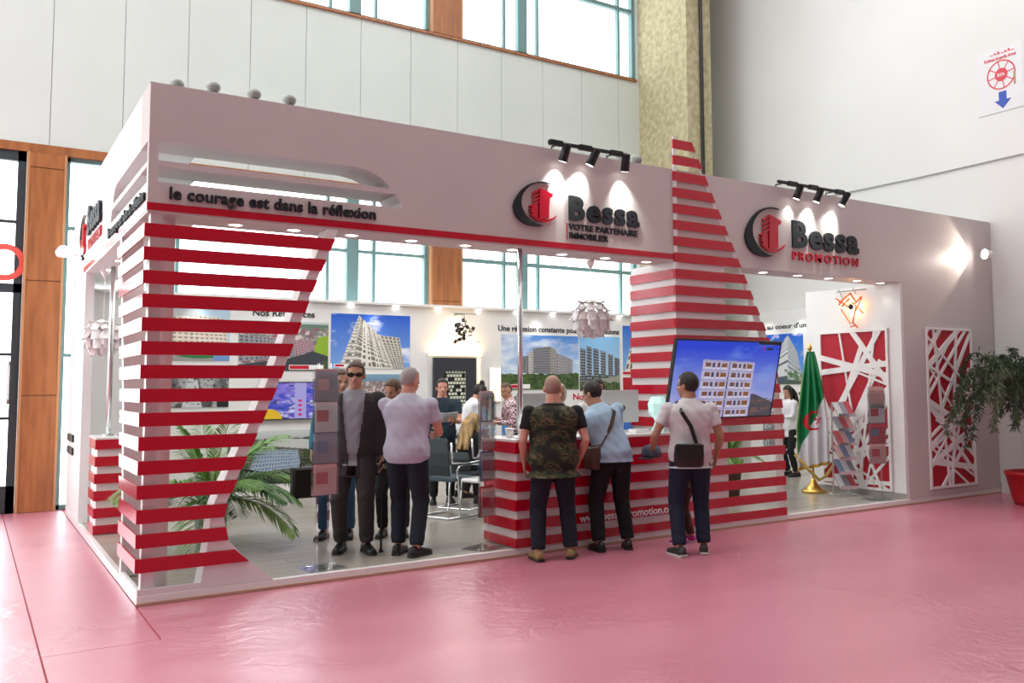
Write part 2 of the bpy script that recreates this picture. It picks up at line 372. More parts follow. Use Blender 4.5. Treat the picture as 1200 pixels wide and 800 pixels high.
fa = thing('fascia', 'white overhead fascia of the stand with slots, red stripe, raised slogan and logos', 'fascia', (0, 0, FZ0))
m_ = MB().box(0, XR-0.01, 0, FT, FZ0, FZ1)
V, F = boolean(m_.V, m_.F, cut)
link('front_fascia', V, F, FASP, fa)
m_ = MB().box(0, FT, FT, 5.98, FZ0, FZ1)
V, F = boolean(m_.V, m_.F, cut[2:])
link('side_fascia', V, F, WHITE, fa)
MB().box(-0.006, 5.36, -0.006, 0.0, 3.03, 3.09).box(-0.006, 0.0, 0.0, 4.6, 3.03, 3.09).go('red_stripe', RED, fa)
FR = lambda X0, Z0, y0=0.0: (lambda x, y, t: (X0+x, y0-t, Z0+y))
LF = lambda Y0, Z0, x0=0.0: (lambda x, y, t: (x0-t, Y0-x, Z0+y))
lettering('le courage est dans la réflexion', 1.72, 0.095, 0.02, FR(0.15, 3.13), BLACKL, fa, 0.018)
lettering('le courage est dans la réflexion', 2.2, 0.095, 0.02, LF(2.28, 3.12), BLACKL, fa, 0.018)
def emblem(f, s, parent):
    """circular crescent with a red high rise; design size 0.69 x 0.61"""
    moon = [(0.597, 0.591), (0.55, .603), (0.497, 0.606), (0.43, .603), (0.364, 0.59), (.28, .563), (0.21, 0.522), (.135, .46), (0.078, 0.39), (.025, .31), (0.002, 0.22), (.02, .14), (0.068, 0.074), (.125, .032), (0.194, 0.005), (.26, -.006), (0.323, -0.01), (.4, -.005), (0.466, 0.009), (0.40, 0.018), (0.346, 0.034), (.29, .055), (0.239, 0.085), (0.19, 0.13), (0.155, 0.18), (0.13, .235), (0.122, 0.30), (.13, .36), (0.155, .415), (0.20, 0.47), (0.25, .515), (0.31, 0.55), (.38, .578), (0.45, 0.59), (.52, .595)]
    tower = [(0.41, 0.512), (0.47, .50), (0.615, 0.453), (0.610, 0.414), (0.56, 0.395), (0.552, 0.112), (0.40, 0.085)]
    small = [(0.245, 0.256), (0.322, 0.289), (0.372, 0.272), (0.372, 0.089), (0.30, 0.112), (0.262, .14), (.30, .16), (.245, .175), (.29, .195), (0.242, 0.205), (.29, .225)]
    swoosh = [(0.262, 0.128), (.31, .095), (0.369, 0.067), (.43, .055), (0.501, 0.055), (.56, .07), (0.613, 0.095), (.66, .13), (0.688, 0.170), (.65, .145), (0.60, 0.118), (0.55, 0.10), (0.46, 0.095), (0.396, 0.095), (.33, .11)]
    V, F = curve_mesh([[(a*s, b*s) for a, b in moon]], 0.03); e = link('crescent', [f(v[0], v[1], v[2]+.018) for v in V], F, BLACKL, parent)
    V, F = curve_mesh([[(a*s, b*s) for a, b in tower]], 0.03); m2 = MB().add([f(v[0], v[1], v[2]+.018) for v in V], F)
    for p, t in ((small, .034), (swoosh, .026)):
        V, F = curve_mesh([[(a*s, b*s) for a, b in p]], t); m2.add([f(v[0], v[1], v[2]+.018) for v in V], F)
    for q in range(4):
        z = 0.49-q*0.052; p = [(0.40, z+.012), (0.40, z-.018), (0.30, z-.075), (0.30, z-.045)]
        V, F = curve_mesh([[(a*s, b*s) for a, b in p]], 0.02); m2.add([f(v[0], v[1], v[2]+.018) for v in V], F)
    m2.go('tower_emblem', RED, parent)
emblem(FR(3.28, 3.235), 0.75, fa)
lettering('Bessa', 0.95, 0.23, 0.022, FR(3.92, 3.345), BLACKL, fa, 0.038, .86)
lettering('VOTRE PARTENAIRE', 0.90, 0.062, 0.015, FR(3.95, 3.235), BLACKL, fa, 0.012)
lettering('IMMOBILIER', 0.50, 0.062, 0.015, FR(3.95, 3.145), BLACKL, fa, 0.012)
box('red_rule', 3.925, 3.932, -0.008, 0, 3.13, 3.30, RED, fa)
emblem(FR(6.45, 3.17), 1.0, fa)
lettering('Bessa', 1.31, 0.305, 0.025, FR(7.23, 3.335), BLACKL, fa, 0.038, .86)
lettering('PROMOTION', 1.30, 0.10, 0.02, FR(7.25, 3.165), RED, fa, 0.02, .78)
emblem(LF(4.95, 3.20), 0.85, fa)
lettering('Bessa', 1.20, 0.30, 0.035, LF(4.10, 3.42), BLACKL, fa, 0.038, .86)
lettering('PROMOTION', 1.20, 0.10, 0.02, LF(4.10, 3.25), RED, fa, 0.03)
def downlight(x, y, z, parent, power=18, deg=100, warm=(1, .95, .88)):
    MB().lathe([(0.075, 0.0), (0.075, -0.006), (0.055, -0.006), (0.055, 0)], (x, y, z), 16).go('downlight_ring', WHITE_G, parent)
    MB().lathe([(0.053, -0.001), (0.05, -0.005), (0.0005, -0.006)], (x, y, z), 16).go('downlight_lens', LAMP, parent)
    spot_light('downlight', (x, y, z-0.02), (x, y, 0), power, deg, 0.6, warm, 0.05)
for x in (0.71, 1.2, 1.72, 2.3, 2.87, 3.4, 4.0, 4.56, 5.13, 6.97, 7.59, 8.18, 8.75, 9.25): downlight(x, 0.2, FZ0, fa, 4)
for y in (1.0, 2.0, 3.06, 3.97): downlight(0.2, y, FZ0, fa, 4)

def wall_thing(name, label, x0, x1, y0, y1, z0, z1, m=WHITE):
    o = box(name, x0, x1, y0, y1, z0, z1, m); return tag(o, label, 'wall')
tw = thing('partition_wall', 'full-height white wall panel at the rear left side of the stand', 'wall', (0, 5.1, PZ))
box('panel', 0.003, 0.10, 4.40, 5.98, PZ+.004, FZ0, WHITE, tw)
for i, z in enumerate((1.02, 0.86)):
    MB().box(-0.02, 0.003, 5.15, 5.85, z-0.045, z+0.045, .004).go('rubber_bumper', BLACK, tw)
wr = thing('partition_wall', 'white end wall of the stand at the right with red lattice cutouts', 'wall', (10.5, 0, PZ))
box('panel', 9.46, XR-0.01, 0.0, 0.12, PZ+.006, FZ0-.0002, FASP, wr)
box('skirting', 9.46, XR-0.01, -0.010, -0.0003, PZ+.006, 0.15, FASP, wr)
wi = thing('partition_wall', 'white inner side wall behind the flag with a large red lattice panel', 'wall', (9.45, 0.9, PZ))
box('panel', 9.40, 9.50, 0.005, 1.66, PZ+.001, FZ0-0.001, WHITE, wi)
box('skirting', 9.385, 9.40, 0.01, 1.66, PZ+.001, 0.15, mat('grey_skirting', (0.35, 0.33, 0.30), 0.5), wi)
wk = thing('partition_wall', 'long white rear wall of the stand carrying the building posters', 'wall', (5, 5.95, PZ))
box('panel', 0.10, 10.05, 5.90, 5.98, PZ+.001, 2.93, WHITE, wk)
box('wall_cap', 0.10, 10.05, 5.82, 6.0, 2.93, 2.97, WHITE_G, wk)
box('skirting', 0.10, 10.05, 5.885, 5.90, PZ+.001, 0.2, WHITE_G, wk)
wz = thing('partition_wall', 'white side wall deep inside the stand at its right end', 'wall', (11.53, 3, PZ))
box('panel', 11.50, 11.60, 0.13, 4.95, PZ+.001, 3.0, WHITE, wz)
for x in np.arange(0.8, 9.9, 0.75):
    MB().lathe([(0.04, 0), (0.04, -0.012), (0.0005, -0.014)], (x, 5.86, 2.93), 12).go('downlight_lens', LAMP, wk)
for x in (1.55, 2.8, 4.15, 5.6, 7.2, 8.6): spot_light('wall_washer', (x, 5.72, 2.90), (x, 5.92, 1.6), 9, 95, 0.7, (1, .97, .92), 0.05)
for y in (3.6, 4.4): spot_light('wall_washer', (11.35, y, 2.9), (11.5, y, 1.6), 7, 95, 0.7, (1, .97, .92), 0.05)
# unseen fill lamps added at ceiling level to brighten the booth interior
for (x, y) in ((2.2, 3.5), (5.0, 3.4), (8.6, 3.0)):
    l = area_light('booth_fill', (x, y, 3.9), (0, 0, 0), 0.9, 0.9, 30, (1, .98, .94))

# lattice panels
def lattice(name, label, W_, H_, f, seed, parent=None):
    t = parent
    r = random.Random(seed)
    MB().prism([(0.01, 0.01), (W_-.01, 0.01), (W_-.01, H_-.01), (0.01, H_-.01)], f, 0.001, 0.006).go('red_backing', REDM, t)
    acc = MB(); d = 0.03
    bw = 0.035
    for p in ([(0, 0), (W_, 0), (W_, bw), (0, bw)], [(0, H_-bw), (W_, H_-bw), (W_, H_), (0, H_)], [(0, bw+.0005), (bw, bw+.0005), (bw, H_-bw-.0005), (0, H_-bw-.0005)], [(W_-bw, bw+.0005), (W_, bw+.0005), (W_, H_-bw-.0005), (W_-bw, H_-bw-.0005)]): acc.prism(p, f, 0.006, d)
    foci = [(W_*.35, H_*.78), (W_*.65, H_*.45), (W_*.4, H_*.18)]
    k = 0
    for i in range(25):
        if i < 12:
            c = foci[i % 3]; c = (c[0]+r.uniform(-.12, .12), c[1]+r.uniform(-.15, .15)); a = r.uniform(0, PI)
        else:
            c = (r.uniform(0, W_), r.uniform(0, H_)); a = r.choice((r.uniform(.5, 1.3), r.uniform(1.9, 2.7), r.uniform(0, PI)))
        w = r.choice((.014, .02, .028, .04)); L0, L1 = (r.uniform(.4, 2.6), r.uniform(.4, 2.6)) if i >= 12 else (3, 3)
        u = (math.cos(a), math.sin(a)); v = (-u[1], u[0])
        p = [(c[0]-u[0]*L0-v[0]*w, c[1]-u[1]*L0-v[1]*w), (c[0]+u[0]*L1-v[0]*w, c[1]+u[1]*L1-v[1]*w), (c[0]+u[0]*L1+v[0]*w, c[1]+u[1]*L1+v[1]*w), (c[0]-u[0]*L0+v[0]*w, c[1]-u[1]*L0+v[1]*w)]
        e_ = .012+.0006*i; p = clip_poly(p, e_, W_-e_, e_, H_-e_)
        if p: acc.prism(p, f, 0.006, d-0.0004*i-.0006)
    acc.go('white_lattice', WHITE_G, t)
l1 = thing('lattice_panel', 'narrow white cut lattice over red on the outer end wall beside the planter', 'panel', (10.45, -0.01, 0.2))
lattice('', '', 1.10, 2.24, lambda a, b, t: (9.91+a, -t, 0.17+b), 5, l1)
l2 = thing('lattice_panel', 'white cut lattice over red on the inner wall behind flag and brochure rack', 'panel', (9.39, 0.8, 0.15))
lattice('', '', 1.20, 2.24, lambda a, b, t: (9.399-t, 1.41-a, 0.155+b), 11, l2)

# ------------------------------------------------------------------ slatted corner screen
SH, SP, S0 = 0.105, 0.1835, 0.065
def interp(z, pts):
    zs_ = [p[0] for p in pts]; return float(np.interp(z, zs_, [p[1] for p in pts]))
XRT = [(0.05, .99), (0.27, .80), (0.36, .70), (0.43, .655), (0.62, .62), (.72, .64), (1.25, .86), (1.74, 1.06), (2.47, 1.31), (2.93, 1.5)]
YLT = [(0.25, .95), (0.6, .92), (1.53, 1.06), (2.2, 1.25), (2.84, 1.45), (2.95, 1.5)]
cs = thing('corner_screen', 'slanted screen of red horizontal slats wrapping the front left corner', 'screen', (0, 0, PZ))
TH = 0.02
for k in range(1, 16):
    z0 = S0+k*SP; z1 = z0+SH
    a0, a1 = interp(z0, XRT), interp(z1, XRT)
    MB().prism([(-TH, z0), (a0, z0), (a1, z1), (-TH, z1)], lambda a, b, t: (a, t, b), -TH, -0.001).go('front_slat', RED, cs)
    b0, b1 = interp(z0, YLT), interp(z1, YLT)
    MB().prism([(-0.001, z0), (b0, z0), (b1, z1), (-0.001, z1)], lambda a, b, t: (t, a, b), -TH, -0.001).go('side_slat', RED, cs)
MB().box(0.03, 0.12, 0.03, 0.12, PZ+.005, FZ0-.001).box(0.14, 0.25, 0.24, 0.30, PZ+.005, FZ0-.001).go('corner_post', WHITE, cs)
zz = [.62, .72, 1.25, 1.74, 2.47, 2.93, 3.008]
def XR_(z): return interp(z, XRT+[(3.01, 1.53)])
MB().loft([[(XR_(z)-.10, 0.001, z), (XR_(z)-.004, 0.001, z), (XR_(z)-.004, 0.22, z), (XR_(z)-.10, 0.22, z)] for z in zz]).go('slanted_post', WHITE, cs)
MB().prism([(0.45, PZ+.006), (1.02, PZ+.006), (0.80, .27), (.655, .43), (.62, .62), (.52, .62), (0.50, .4)], lambda a, b, t: (a, t, b), 0.001, 0.22).go('post_foot', WHITE, cs)
MB().loft([[(0.001, interp(z, YLT)-.10, z), (0.18, interp(z, YLT)-.10, z), (0.18, interp(z, YLT)-.004, z), (0.001, interp(z, YLT)-.004, z)] for z in (PZ+.006, .6, 1.53, 2.2, 2.84, 3.008)]).go('slanted_post', WHITE, cs)
MB().box(0.004, 0.46, 0.004, 0.03, PZ+.005, 0.12).box(0.004, 0.03, 0.03, 0.86, PZ+.005, 0.12).go('plinth', WHITE, cs)

# ------------------------------------------------------------------ striped tower
tw2 = thing('striped_tower', 'tall tapering tower of red and white slats rising above the fascia', 'tower', (6.1, 0.2, 0))
box('pillar', 5.38, 6.13, 0.43, 0.80, PZ+.001, FZ0-.001, WHITE, tw2)
box('pillar_front', 5.38, 6.13, 0.002, 0.43, PZ+.006, FZ0-.001, WHITE, tw2)
XTT = [(0, 7.06), (.9, 7.05), (1.3, 7.04), (1.7, 6.97), (2.19, 6.82), (4.43, 5.62)]
for k in range(0, 24):
    z0 = S0+k*SP; z1 = z0+SH; a0, a1 = interp(z0, XTT), interp(z1, XTT)
    xs0 = 5.36
    MB().prism([(xs0, z0+.012*(k == 0)), (a0, z0+.012*(k == 0)), (a1, z1), (xs0, z1)], lambda a, b, t: (a, t, b), -TH, -0.001 if k else -.013).go('front_slat', RED, tw2)
    if k <= 15: box('side_slat', 5.355, 5.378, -0.0, 0.80, z0+.012*(k == 0), min(z1, 2.99), RED, tw2)
box('tower_spine', 5.362, 5.405, -TH+.003, -.0015, 2.9, 4.42, WHITE, tw2)
e0 = [(interp(z, XTT), z) for z in (PZ+.01, .9, 1.3, 1.7, 2.19, 3.0, 4.0, 4.40)]
MB().loft([[(x-.045, -.0009, z), (x-.012, -.0009, z), (x-.012, .0, z+0) if False else (x-.012, 0.0 if z > 2.9 else .10, z), (x-.045, 0.0 if z > 2.9 else .10, z)] for x, z in e0]).go('edge_strip', WHITE, tw2)
MB().box(5.41, 5.43, .02, .04, FZ1, 4.40).box(5.36, 5.6, -.0, .04, 4.20, 4.22).go('bracket', GREYP, tw2)

# ------------------------------------------------------------------ reception counter
rc = thing('reception_counter', 'long white reception counter with red slats under the tower screen', 'counter', (4.35, 0.3, 0))
box('counter_body', 3.325, 5.350, 0.055, 0.62, PZ+.002, 1.085, WHITE, rc)
MB().box(3.325, 5.353, 0.0, 0.055, PZ+.006, 1.085).go('counter_front', WHITE, rc)
MB().box(3.31, 5.352, -0.01, 0.66, 1.087, 1.12, .006).go('countertop', WHITE_G, rc)
for k in range(6):
    z0 = S0+k*SP; z1 = z0+SH
    box('front_slat', 3.30, 5.3597, -TH, -0.001, z0+.02*(k == 0), z1, RED, rc)
    box('side_slat', 3.30, 3.324, 0.0, 0.62, z0+.02*(k == 0), z1, RED, rc)
lettering('www.bessa-promotion.com', 1.30, 0.075, 0.004, FR(4.05, 0.262, -TH-.0005), WHITE_G, rc, 0.02, each=False, name='web_address')
lc = thing('side_counter', 'short white counter with red slats on the left side of the stand', 'counter', (0.6, 3.6, PZ))
box('counter_body', 0.075, .60, 3.40, 3.92, PZ+.002, 1.085, WHITE, lc)
MB().box(0.05, .62, 3.37, 3.94, 1.087, 1.115, .005).go('countertop', WHITE_G, lc)
for k in range(6):
    z0 = S0+k*SP+(.012 if k == 0 else 0); z1 = S0+k*SP+SH
    box('front_slat', 0.05, .60, 3.375, 3.399, z0, z1, RED, lc)
    box('side_slat', 0.05, 0.074, 3.40, 3.92, z0, z1, RED, lc)
# ------------------------------------------------------------------ printed panels: colour painted on a fine grid
def print_mat(name, rough=0.35, emit=0.0):
    m = bpy.data.materials.new(name); m.use_nodes = True; nt = m.node_tree; b = nt.nodes['Principled BSDF']
    a = nt.nodes.new('ShaderNodeAttribute'); a.attribute_name = 'print'
    nt.links.new(a.outputs['Color'], b.inputs['Base Color']); b.inputs['Roughness'].default_value = rough
    if emit:
        nt.links.new(a.outputs['Color'], b.inputs['Emission Color']); b.inputs['Emission Strength'].default_value = emit
        b.inputs['Base Color'].default_value = (0.02, 0.02, 0.02, 1); nt.links.remove(b.inputs['Base Color'].links[0])
    return m
PRINT = print_mat('printed_surface'); SCREEN = print_mat('lit_screen', 0.15, 0.95)
def lin(c): c = np.asarray(c, float)/255.0; return np.where(c <= 0.04045, c/12.92, ((c+0.055)/1.055)**2.4)
def vnoise(u, v, sc, seed=0, octv=4):
    r = np.random.default_rng(seed); out = np.zeros_like(u); amp = 1; tot = 0
    for o in range(octv):
        n = 64; g_ = r.random((n, n)); x = (u*sc*2**o) % n; y = (v*sc*2**o) % n
        xi = np.floor(x).astype(int); yi = np.floor(y).astype(int); fx = x-xi; fy = y-yi; fx = fx*fx*(3-2*fx); fy = fy*fy*(3-2*fy)
        a = g_[yi % n, xi % n]; b_ = g_[yi % n, (xi+1) % n]; c = g_[(yi+1) % n, xi % n]; d = g_[(yi+1) % n, (xi+1) % n]
        out += amp*((a*(1-fx)+b_*fx)*(1-fy)+(c*(1-fx)+d*fx)*fy); tot += amp; amp *= .55
    return out/tot
class Art:
    def __init__(s, W_, H_, n):
        s.W, s.H = W_, H_; s.nx = n; s.ny = max(2, int(n*H_/W_))
        s.u, s.v = np.meshgrid((np.arange(s.nx)+.5)/s.nx, (np.arange(s.ny)+.5)/s.ny)
        s.C = np.ones((s.ny, s.nx, 3))
    def fill(s, c): s.C[:] = lin(c); return s
    def put(s, m, c):
        c = lin(c) if not isinstance(c, np.ndarray) or c.ndim == 1 else c
        if getattr(c, 'ndim', 1) == 3: s.C[m] = c[m]
        else: s.C[m] = c
        return s
    def mix(s, w, c): s.C = s.C*(1-w[..., None])+lin(c)*w[..., None]; return s
    def grad(s, c0, c1, v0=0, v1=1, m=None):
        t = np.clip((s.v-v0)/(v1-v0), 0, 1)[..., None]; c = lin(c0)*(1-t)+lin(c1)*t
        if m is None: s.C = c
        else: s.C[m] = c[m]
        return s
    def poly(s, pts):
        m = np.zeros_like(s.u, bool); n = len(pts)
        for i in range(n):
            (x0, y0), (x1, y1) = pts[i-1], pts[i]
            if y0 == y1: continue
            c = ((y0 > s.v) != (y1 > s.v)) & (s.u < (x1-x0)*(s.v-y0)/(y1-y0)+x0); m ^= c
        return m
    def quad(s, q):   # q: bl, br, tr, tl -> (mask, a, b)
        A = []; B = []
        for (x, y), (a, b_) in zip(q, ((0, 0), (1, 0), (1, 1), (0, 1))):
            A.append([x, y, 1, 0, 0, 0, -a*x, -a*y]); B.append(a); A.append([0, 0, 0, x, y, 1, -b_*x, -b_*y]); B.append(b_)
        h = np.linalg.solve(np.array(A, float), np.array(B, float)); d = h[6]*s.u+h[7]*s.v+1
        return s.poly(q), (h[0]*s.u+h[1]*s.v+h[2])/d, (h[3]*s.u+h[4]*s.v+h[5])/d
    def facade(s, q, nc, nr, wall, win, fw=.6, fh=.55, slab=None, balc=None):
        m, a, b_ = s.quad(q); s.put(m, wall); fa_, fb = (a*nc) % 1, (b_*nr) % 1
        s.put(m & (np.abs(fa_-.5) < fw/2) & (np.abs(fb-.5) < fh/2), win)
        if slab is not None: s.put(m & (fb < .22), slab)
        if balc is not None: s.put(m & ((np.floor(a*nc).astype(int) % 3) == 1) & (fb > .3), balc)
        return s
    def clouds(s, sc=3, seed=1, lo=.5, hi=.75, c=(250, 250, 252), vmin=0.0):
        n = vnoise(s.u*1.2, s.v*2.0, sc, seed); w = np.clip((n-lo)/(hi-lo), 0, 1)*(s.v > vmin)*.85; return s.mix(w, c)
    def trees(s, v0, seed=2, c0=(38, 62, 30), c1=(88, 112, 60)):
        n = vnoise(s.u, s.v, 26, seed); e = v0+.10*(vnoise(s.u, s.v*0, 9, seed+5)-.5); m = s.v < e
        w = np.clip((n-.3)*2.2, 0, 1)[..., None]; c = lin(c0)*(1-w)+lin(c1)*w; s.C[m] = c[m]; return s
    def caption(s, u0=.05, u1=.36, v0=.03, v1=.10, um=.2):
        s.put((s.u > u0) & (s.u < u1) & (s.v > v0) & (s.v < v1), (240, 240, 240)); s.put((s.u > u0+.01) & (s.u < um) & (s.v > v0+.012) & (s.v < v1-.01), (190, 20, 45)); return s
def panel(name, art, f, parent, m=None, t0=0.012):
    nx, ny = art.nx, art.ny
    us = np.arange(nx+1)/nx*art.W; vs = np.arange(ny+1)/ny*art.H
    V = [f(a, b_, t0) for b_ in vs for a in us]
    i = np.arange(ny)[:, None]*(nx+1)+np.arange(nx)[None, :]
    F = np.stack([i, i+1, i+nx+2, i+nx+1], -1).reshape(-1, 4)
    o = link(name, V, F.tolist(), m or PRINT, parent)
    at = o.data.attributes.new('print', 'FLOAT_COLOR', 'CORNER')
    c = np.concatenate([art.C.reshape(-1, 3), np.ones((nx*ny, 1))], 1); at.data.foreach_set('color', np.repeat(c, 4, axis=0).astype(np.float32).ravel())
    return o
def poster(label, art, X0, Z0, f=None, y0=5.90):
    f = f or FR(X0, Z0, y0)
    p0 = f(art.W/2, 0, 0); t = thing('building_poster', label, 'poster', p0)
    MB().prism([(0, 0), (art.W, 0), (art.W, art.H), (0, art.H)], f, 0.001, 0.0118).go('poster_board', WHITE_G, t)
    panel('print', art, f, t, t0=0.0122); return t
# tall white apartment block under a blue sky
a = Art(1.31, .85, 150).grad((120, 165, 225), (28, 92, 205), 0, 1); a.clouds(3, 4, .55, .8)
a.facade([(.10, .0), (.78, .0), (.60, .62), (.34, .98)], 13, 17, (224, 222, 214), (96, 96, 92), .45, .5, None, (120, 112, 100))
a.facade([(.78, .0), (.93, .0), (.86, .58), (.60, .62)], 5, 15, (196, 192, 182), (80, 80, 80), .5, .6)
a.put(a.poly([(.10, .0), (.34, .0), (.36, .96), (.34, .98)]) & ((a.v*17) % 1 > .55), (168, 166, 160)); a.caption(.04, .22, .02, .08, .16)
poster('poster of a tall white apartment block against deep blue sky, behind the man in sunglasses', a, 3.49, 1.92)
a = Art(1.33, .74, 150).grad((150, 150, 150), (205, 212, 210), .4, 1)
n_ = vnoise(a.u, a.v, 14, 3); a.put(a.v < .9, (120, 124, 118)); a.mix(np.clip((n_-.45)*4, 0, 1)*(a.v < .9), (150, 75, 105)); a.mix(np.clip((vnoise(a.u, a.v, 20, 9)-.5)*5, 0, 1)*(a.v < .9), (205, 200, 196))
a.put(a.v > .88, (96, 128, 110)); a.put(a.v > .95, (190, 205, 205))
a.facade([(.0, .18), (.62, .30), (.60, .62), (.0, .72)], 16, 7, (150, 150, 156), (92, 92, 104), .5, .6)
a.facade([(.62, .28), (.84, .45), (.80, .66), (.60, .62)], 8, 6, (176, 140, 150), (100, 90, 100), .5, .5)
a.put(a.poly([(.84, .28), (1, .3), (1, .74), (.88, .68), (.84, .45)]), (140, 178, 50)); a.put(a.poly([(0, 0), (1, 0), (1, .30), (.82, .40), (.55, .25), (0, .12)]), (62, 66, 74))
a.put((a.v < .2) & (a.u > .93), (70, 90, 60)); a.caption(.55, .95, .03, .12, .78)
poster('aerial view poster of housing rows beside a bright green field', a, 2.12, 1.88)
a = Art(.90, .78, 110).grad((190, 200, 205), (176, 205, 225), 0, 1)
a.facade([(.02, .3), (.98, .3), (.90, .78), (.05, .88)], 12, 8, (214, 200, 186), (150, 140, 134), .5, .5, (230, 224, 214)); a.put((a.v > .8) & (a.v < .93) & (a.u > .1) & (a.u < .5), (180, 186, 190))
a.put(a.v < .3, (150, 152, 150)); a.put(((a.u-.55)/.38)**2+((a.v-.14)/.10)**2 < 1, (38, 120, 70)); a.put((a.v < .1) & (a.u > .75), (110, 150, 200))
poster('small poster of pale blocks around an oval green lawn, seen through the red slats', a, 1.10, 2.02)
a = Art(.90, .52, 90).fill((92, 94, 96)); a.mix(np.clip((vnoise(a.u, a.v*.3, 10, 21)-.4)*4, 0, 1), (178, 180, 180)); a.put(a.poly([(.3, 0), (.6, 0), (.5, 1), (.42, 1)]), (205, 210, 214)); a.mix(np.clip((vnoise(a.u, a.v, 22, 8)-.55)*5, 0, 1), (40, 42, 44)); a.put((a.u > .82) & (a.v < .5), (34, 36, 38))
poster('grey street scene poster below the poster with the green lawn', a, 1.10, 1.36)
a = Art(1.36, .78, 140).grad((70, 80, 78), (205, 212, 212), .45, 1); a.trees(.85, 12, (52, 60, 52), (120, 124, 112))
a.facade([(.22, .22), (.78, .30), (.74, .62), (.30, .66)], 18, 6, (160, 178, 196), (92, 112, 140), .5, .5); a.put(a.poly([(0, 0), (1, 0), (1, .12), (.3, .26), (0, .4)]), (30, 38, 42)); a.put(a.poly([(.4, .72), (.9, .62), (1, .72), (1, .8), (.5, .85)]), (196, 200, 198)); a.put((a.u > .8) & (a.v > .35) & (a.v < .62), (58, 74, 44))
poster('dark landscape poster of a long pale building, low on the wall under the small screen', a, 2.0, .22)
a = Art(1.22, 1.58, 130).grad((90, 92, 96), (120, 160, 190), .8, 1); a.put(a.v < .93, (132, 118, 118))
a.facade([(.02, .35), (.6, .42), (.6, .86), (.02, .86)], 11, 14, (196, 176, 172), (110, 60, 70), .5, .5); a.facade([(.6, .4), (1, .36), (1, .84), (.6, .86)], 8, 12, (166, 150, 150), (92, 70, 82), .5, .5)
a.mix(np.clip((vnoise(a.u, a.v, 22, 31)-.52)*6, 0, 1)*(a.v < .93)*.6, (222, 214, 208)); a.put(a.v < .33, (44, 48, 52)); a.mix(np.clip((vnoise(a.u, a.v, 12, 33)-.5)*5, 0, 1)*(a.v < .33)*.5, (90, 100, 80))
poster('tall crowded city poster under the blue sky apartment poster', a, 3.58, .25)
a = Art(1.62, .96, 170).grad((190, 215, 238), (70, 135, 215), .3, 1); a.clouds(3, 14, .45, .75, (232, 240, 250)); a.trees(.30, 15)
a.facade([(.40, .30), (.62, .28), (.62, .80), (.40, .76)], 1, 11, (128, 128, 134), (128, 128, 134), 1, .2, (74, 78, 88)); a.facade([(.62, .28), (.70, .30), (.70, .74), (.62, .80)], 1, 11, (158, 154, 152), (158, 154, 152), 1, .2, (92, 90, 92))
a.facade([(.70, .28), (.92, .30), (.92, .55), (.70, .68)], 10, 7, (164, 162, 166), (96, 98, 106), .5, .6); a.facade([(.22, .30), (.34, .30), (.34, .62), (.22, .60)], 4, 8, (132, 134, 138), (70, 76, 84), .6, .6); a.facade([(.34, .29), (.40, .29), (.40, .72), (.34, .68)], 3, 9, (196, 192, 188), (110, 108, 108), .5, .5); a.trees(.24, 19); a.caption(.04, .36, .015, .10, .22)
poster('poster of a rounded grey apartment complex under light blue sky', a, 6.49, 1.56)
a = Art(.92, 1.0, 110).grad((170, 205, 232), (120, 180, 226), .3, 1); a.trees(.28, 25)
for i, (x, h_) in enumerate(((.02, .78), (.17, .82), (.34, .78), (.52, .74), (.70, .68), (.86, .62))): a.facade([(x, .15), (x+.13, .15), (x+.13, h_-.03), (x, h_)], 3, 12, (64, 70, 82), (176, 180, 186), .55, .4)
a.put(a.poly([(.15, .1), (.6, .22), (1, .28), (1, .0), (.1, 0)]), (150, 152, 140)); a.trees(.14, 27)
poster('narrow poster of dark and pale high-rise slabs, right of the grey apartment complex poster', a, 8.13, 1.53)
a = Art(.84, .92, 90).grad((120, 170, 225), (30, 100, 205), .2, 1); a.facade([(.05, .05), (.5, .05), (.45, .9), (.3, .8)], 3, 9, (222, 214, 204), (110, 90, 84), .6, .5); a.facade([(.5, .05), (.95, .1), (.9, .7), (.45, .9)], 4, 9, (200, 180, 160), (110, 70, 60), .6, .5); a.put(a.v < .06, (230, 230, 230)); a.put((a.v < .05) & (a.u < .5), (200, 20, 40))
poster('poster with vivid blue sky partly hidden behind the striped tower', a, 9.12, 1.83)
a = Art(.84, 1.35, 40).fill((176, 10, 34)); a.put(a.v < .4, (60, 110, 190)); poster('red and blue info poster behind the striped tower, low on the wall', a, 9.12, .42)
a = Art(1.9, .95, 120).grad((40, 90, 160), (90, 150, 210)); a.mix(np.clip((vnoise(a.u, a.v, 10, 41)-.5)*5, 0, 1), (210, 220, 230)); poster('blue printed poster low on the rear wall behind the counter monitors', a, 6.5, .3)
a = Art(1.05, .94, 130).grad((110, 170, 235), (20, 90, 205), 0, 1); a.clouds(4, 45, .55, .8)
a.facade([(.18, .05), (.62, .05), (.66, .97), (.58, .90)], 1, 14, (214, 216, 220), (214, 216, 220), 1, .2, (84, 92, 104)); a.facade([(.62, .05), (.98, .05), (.86, .62), (.66, .97)], 1, 14, (186, 190, 198), (186, 190, 198), 1, .2, (70, 78, 90)); a.put(a.v < .05, (90, 96, 100)); a.mix(np.clip((vnoise(a.u, a.v, 20, 4)-.5)*5, 0, 1)*(a.v < .3)*(a.u > .55), (70, 110, 50))
poster('poster of a curved white tower with banded balconies, left of the flag', a, 0, 0, LF(4.62, 1.62, 11.50))
a = Art(1.05, .9, 60).fill((205, 208, 210)); a.put((a.v < .75), (120, 124, 128)); a.mix(np.clip((vnoise(a.u*4, a.v, 12, 47)-.5)*5, 0, 1)*(a.v < .75), (220, 222, 224))
poster('pale grey info poster below the curved white tower poster', a, 0, 0, LF(4.62, .45, 11.50))
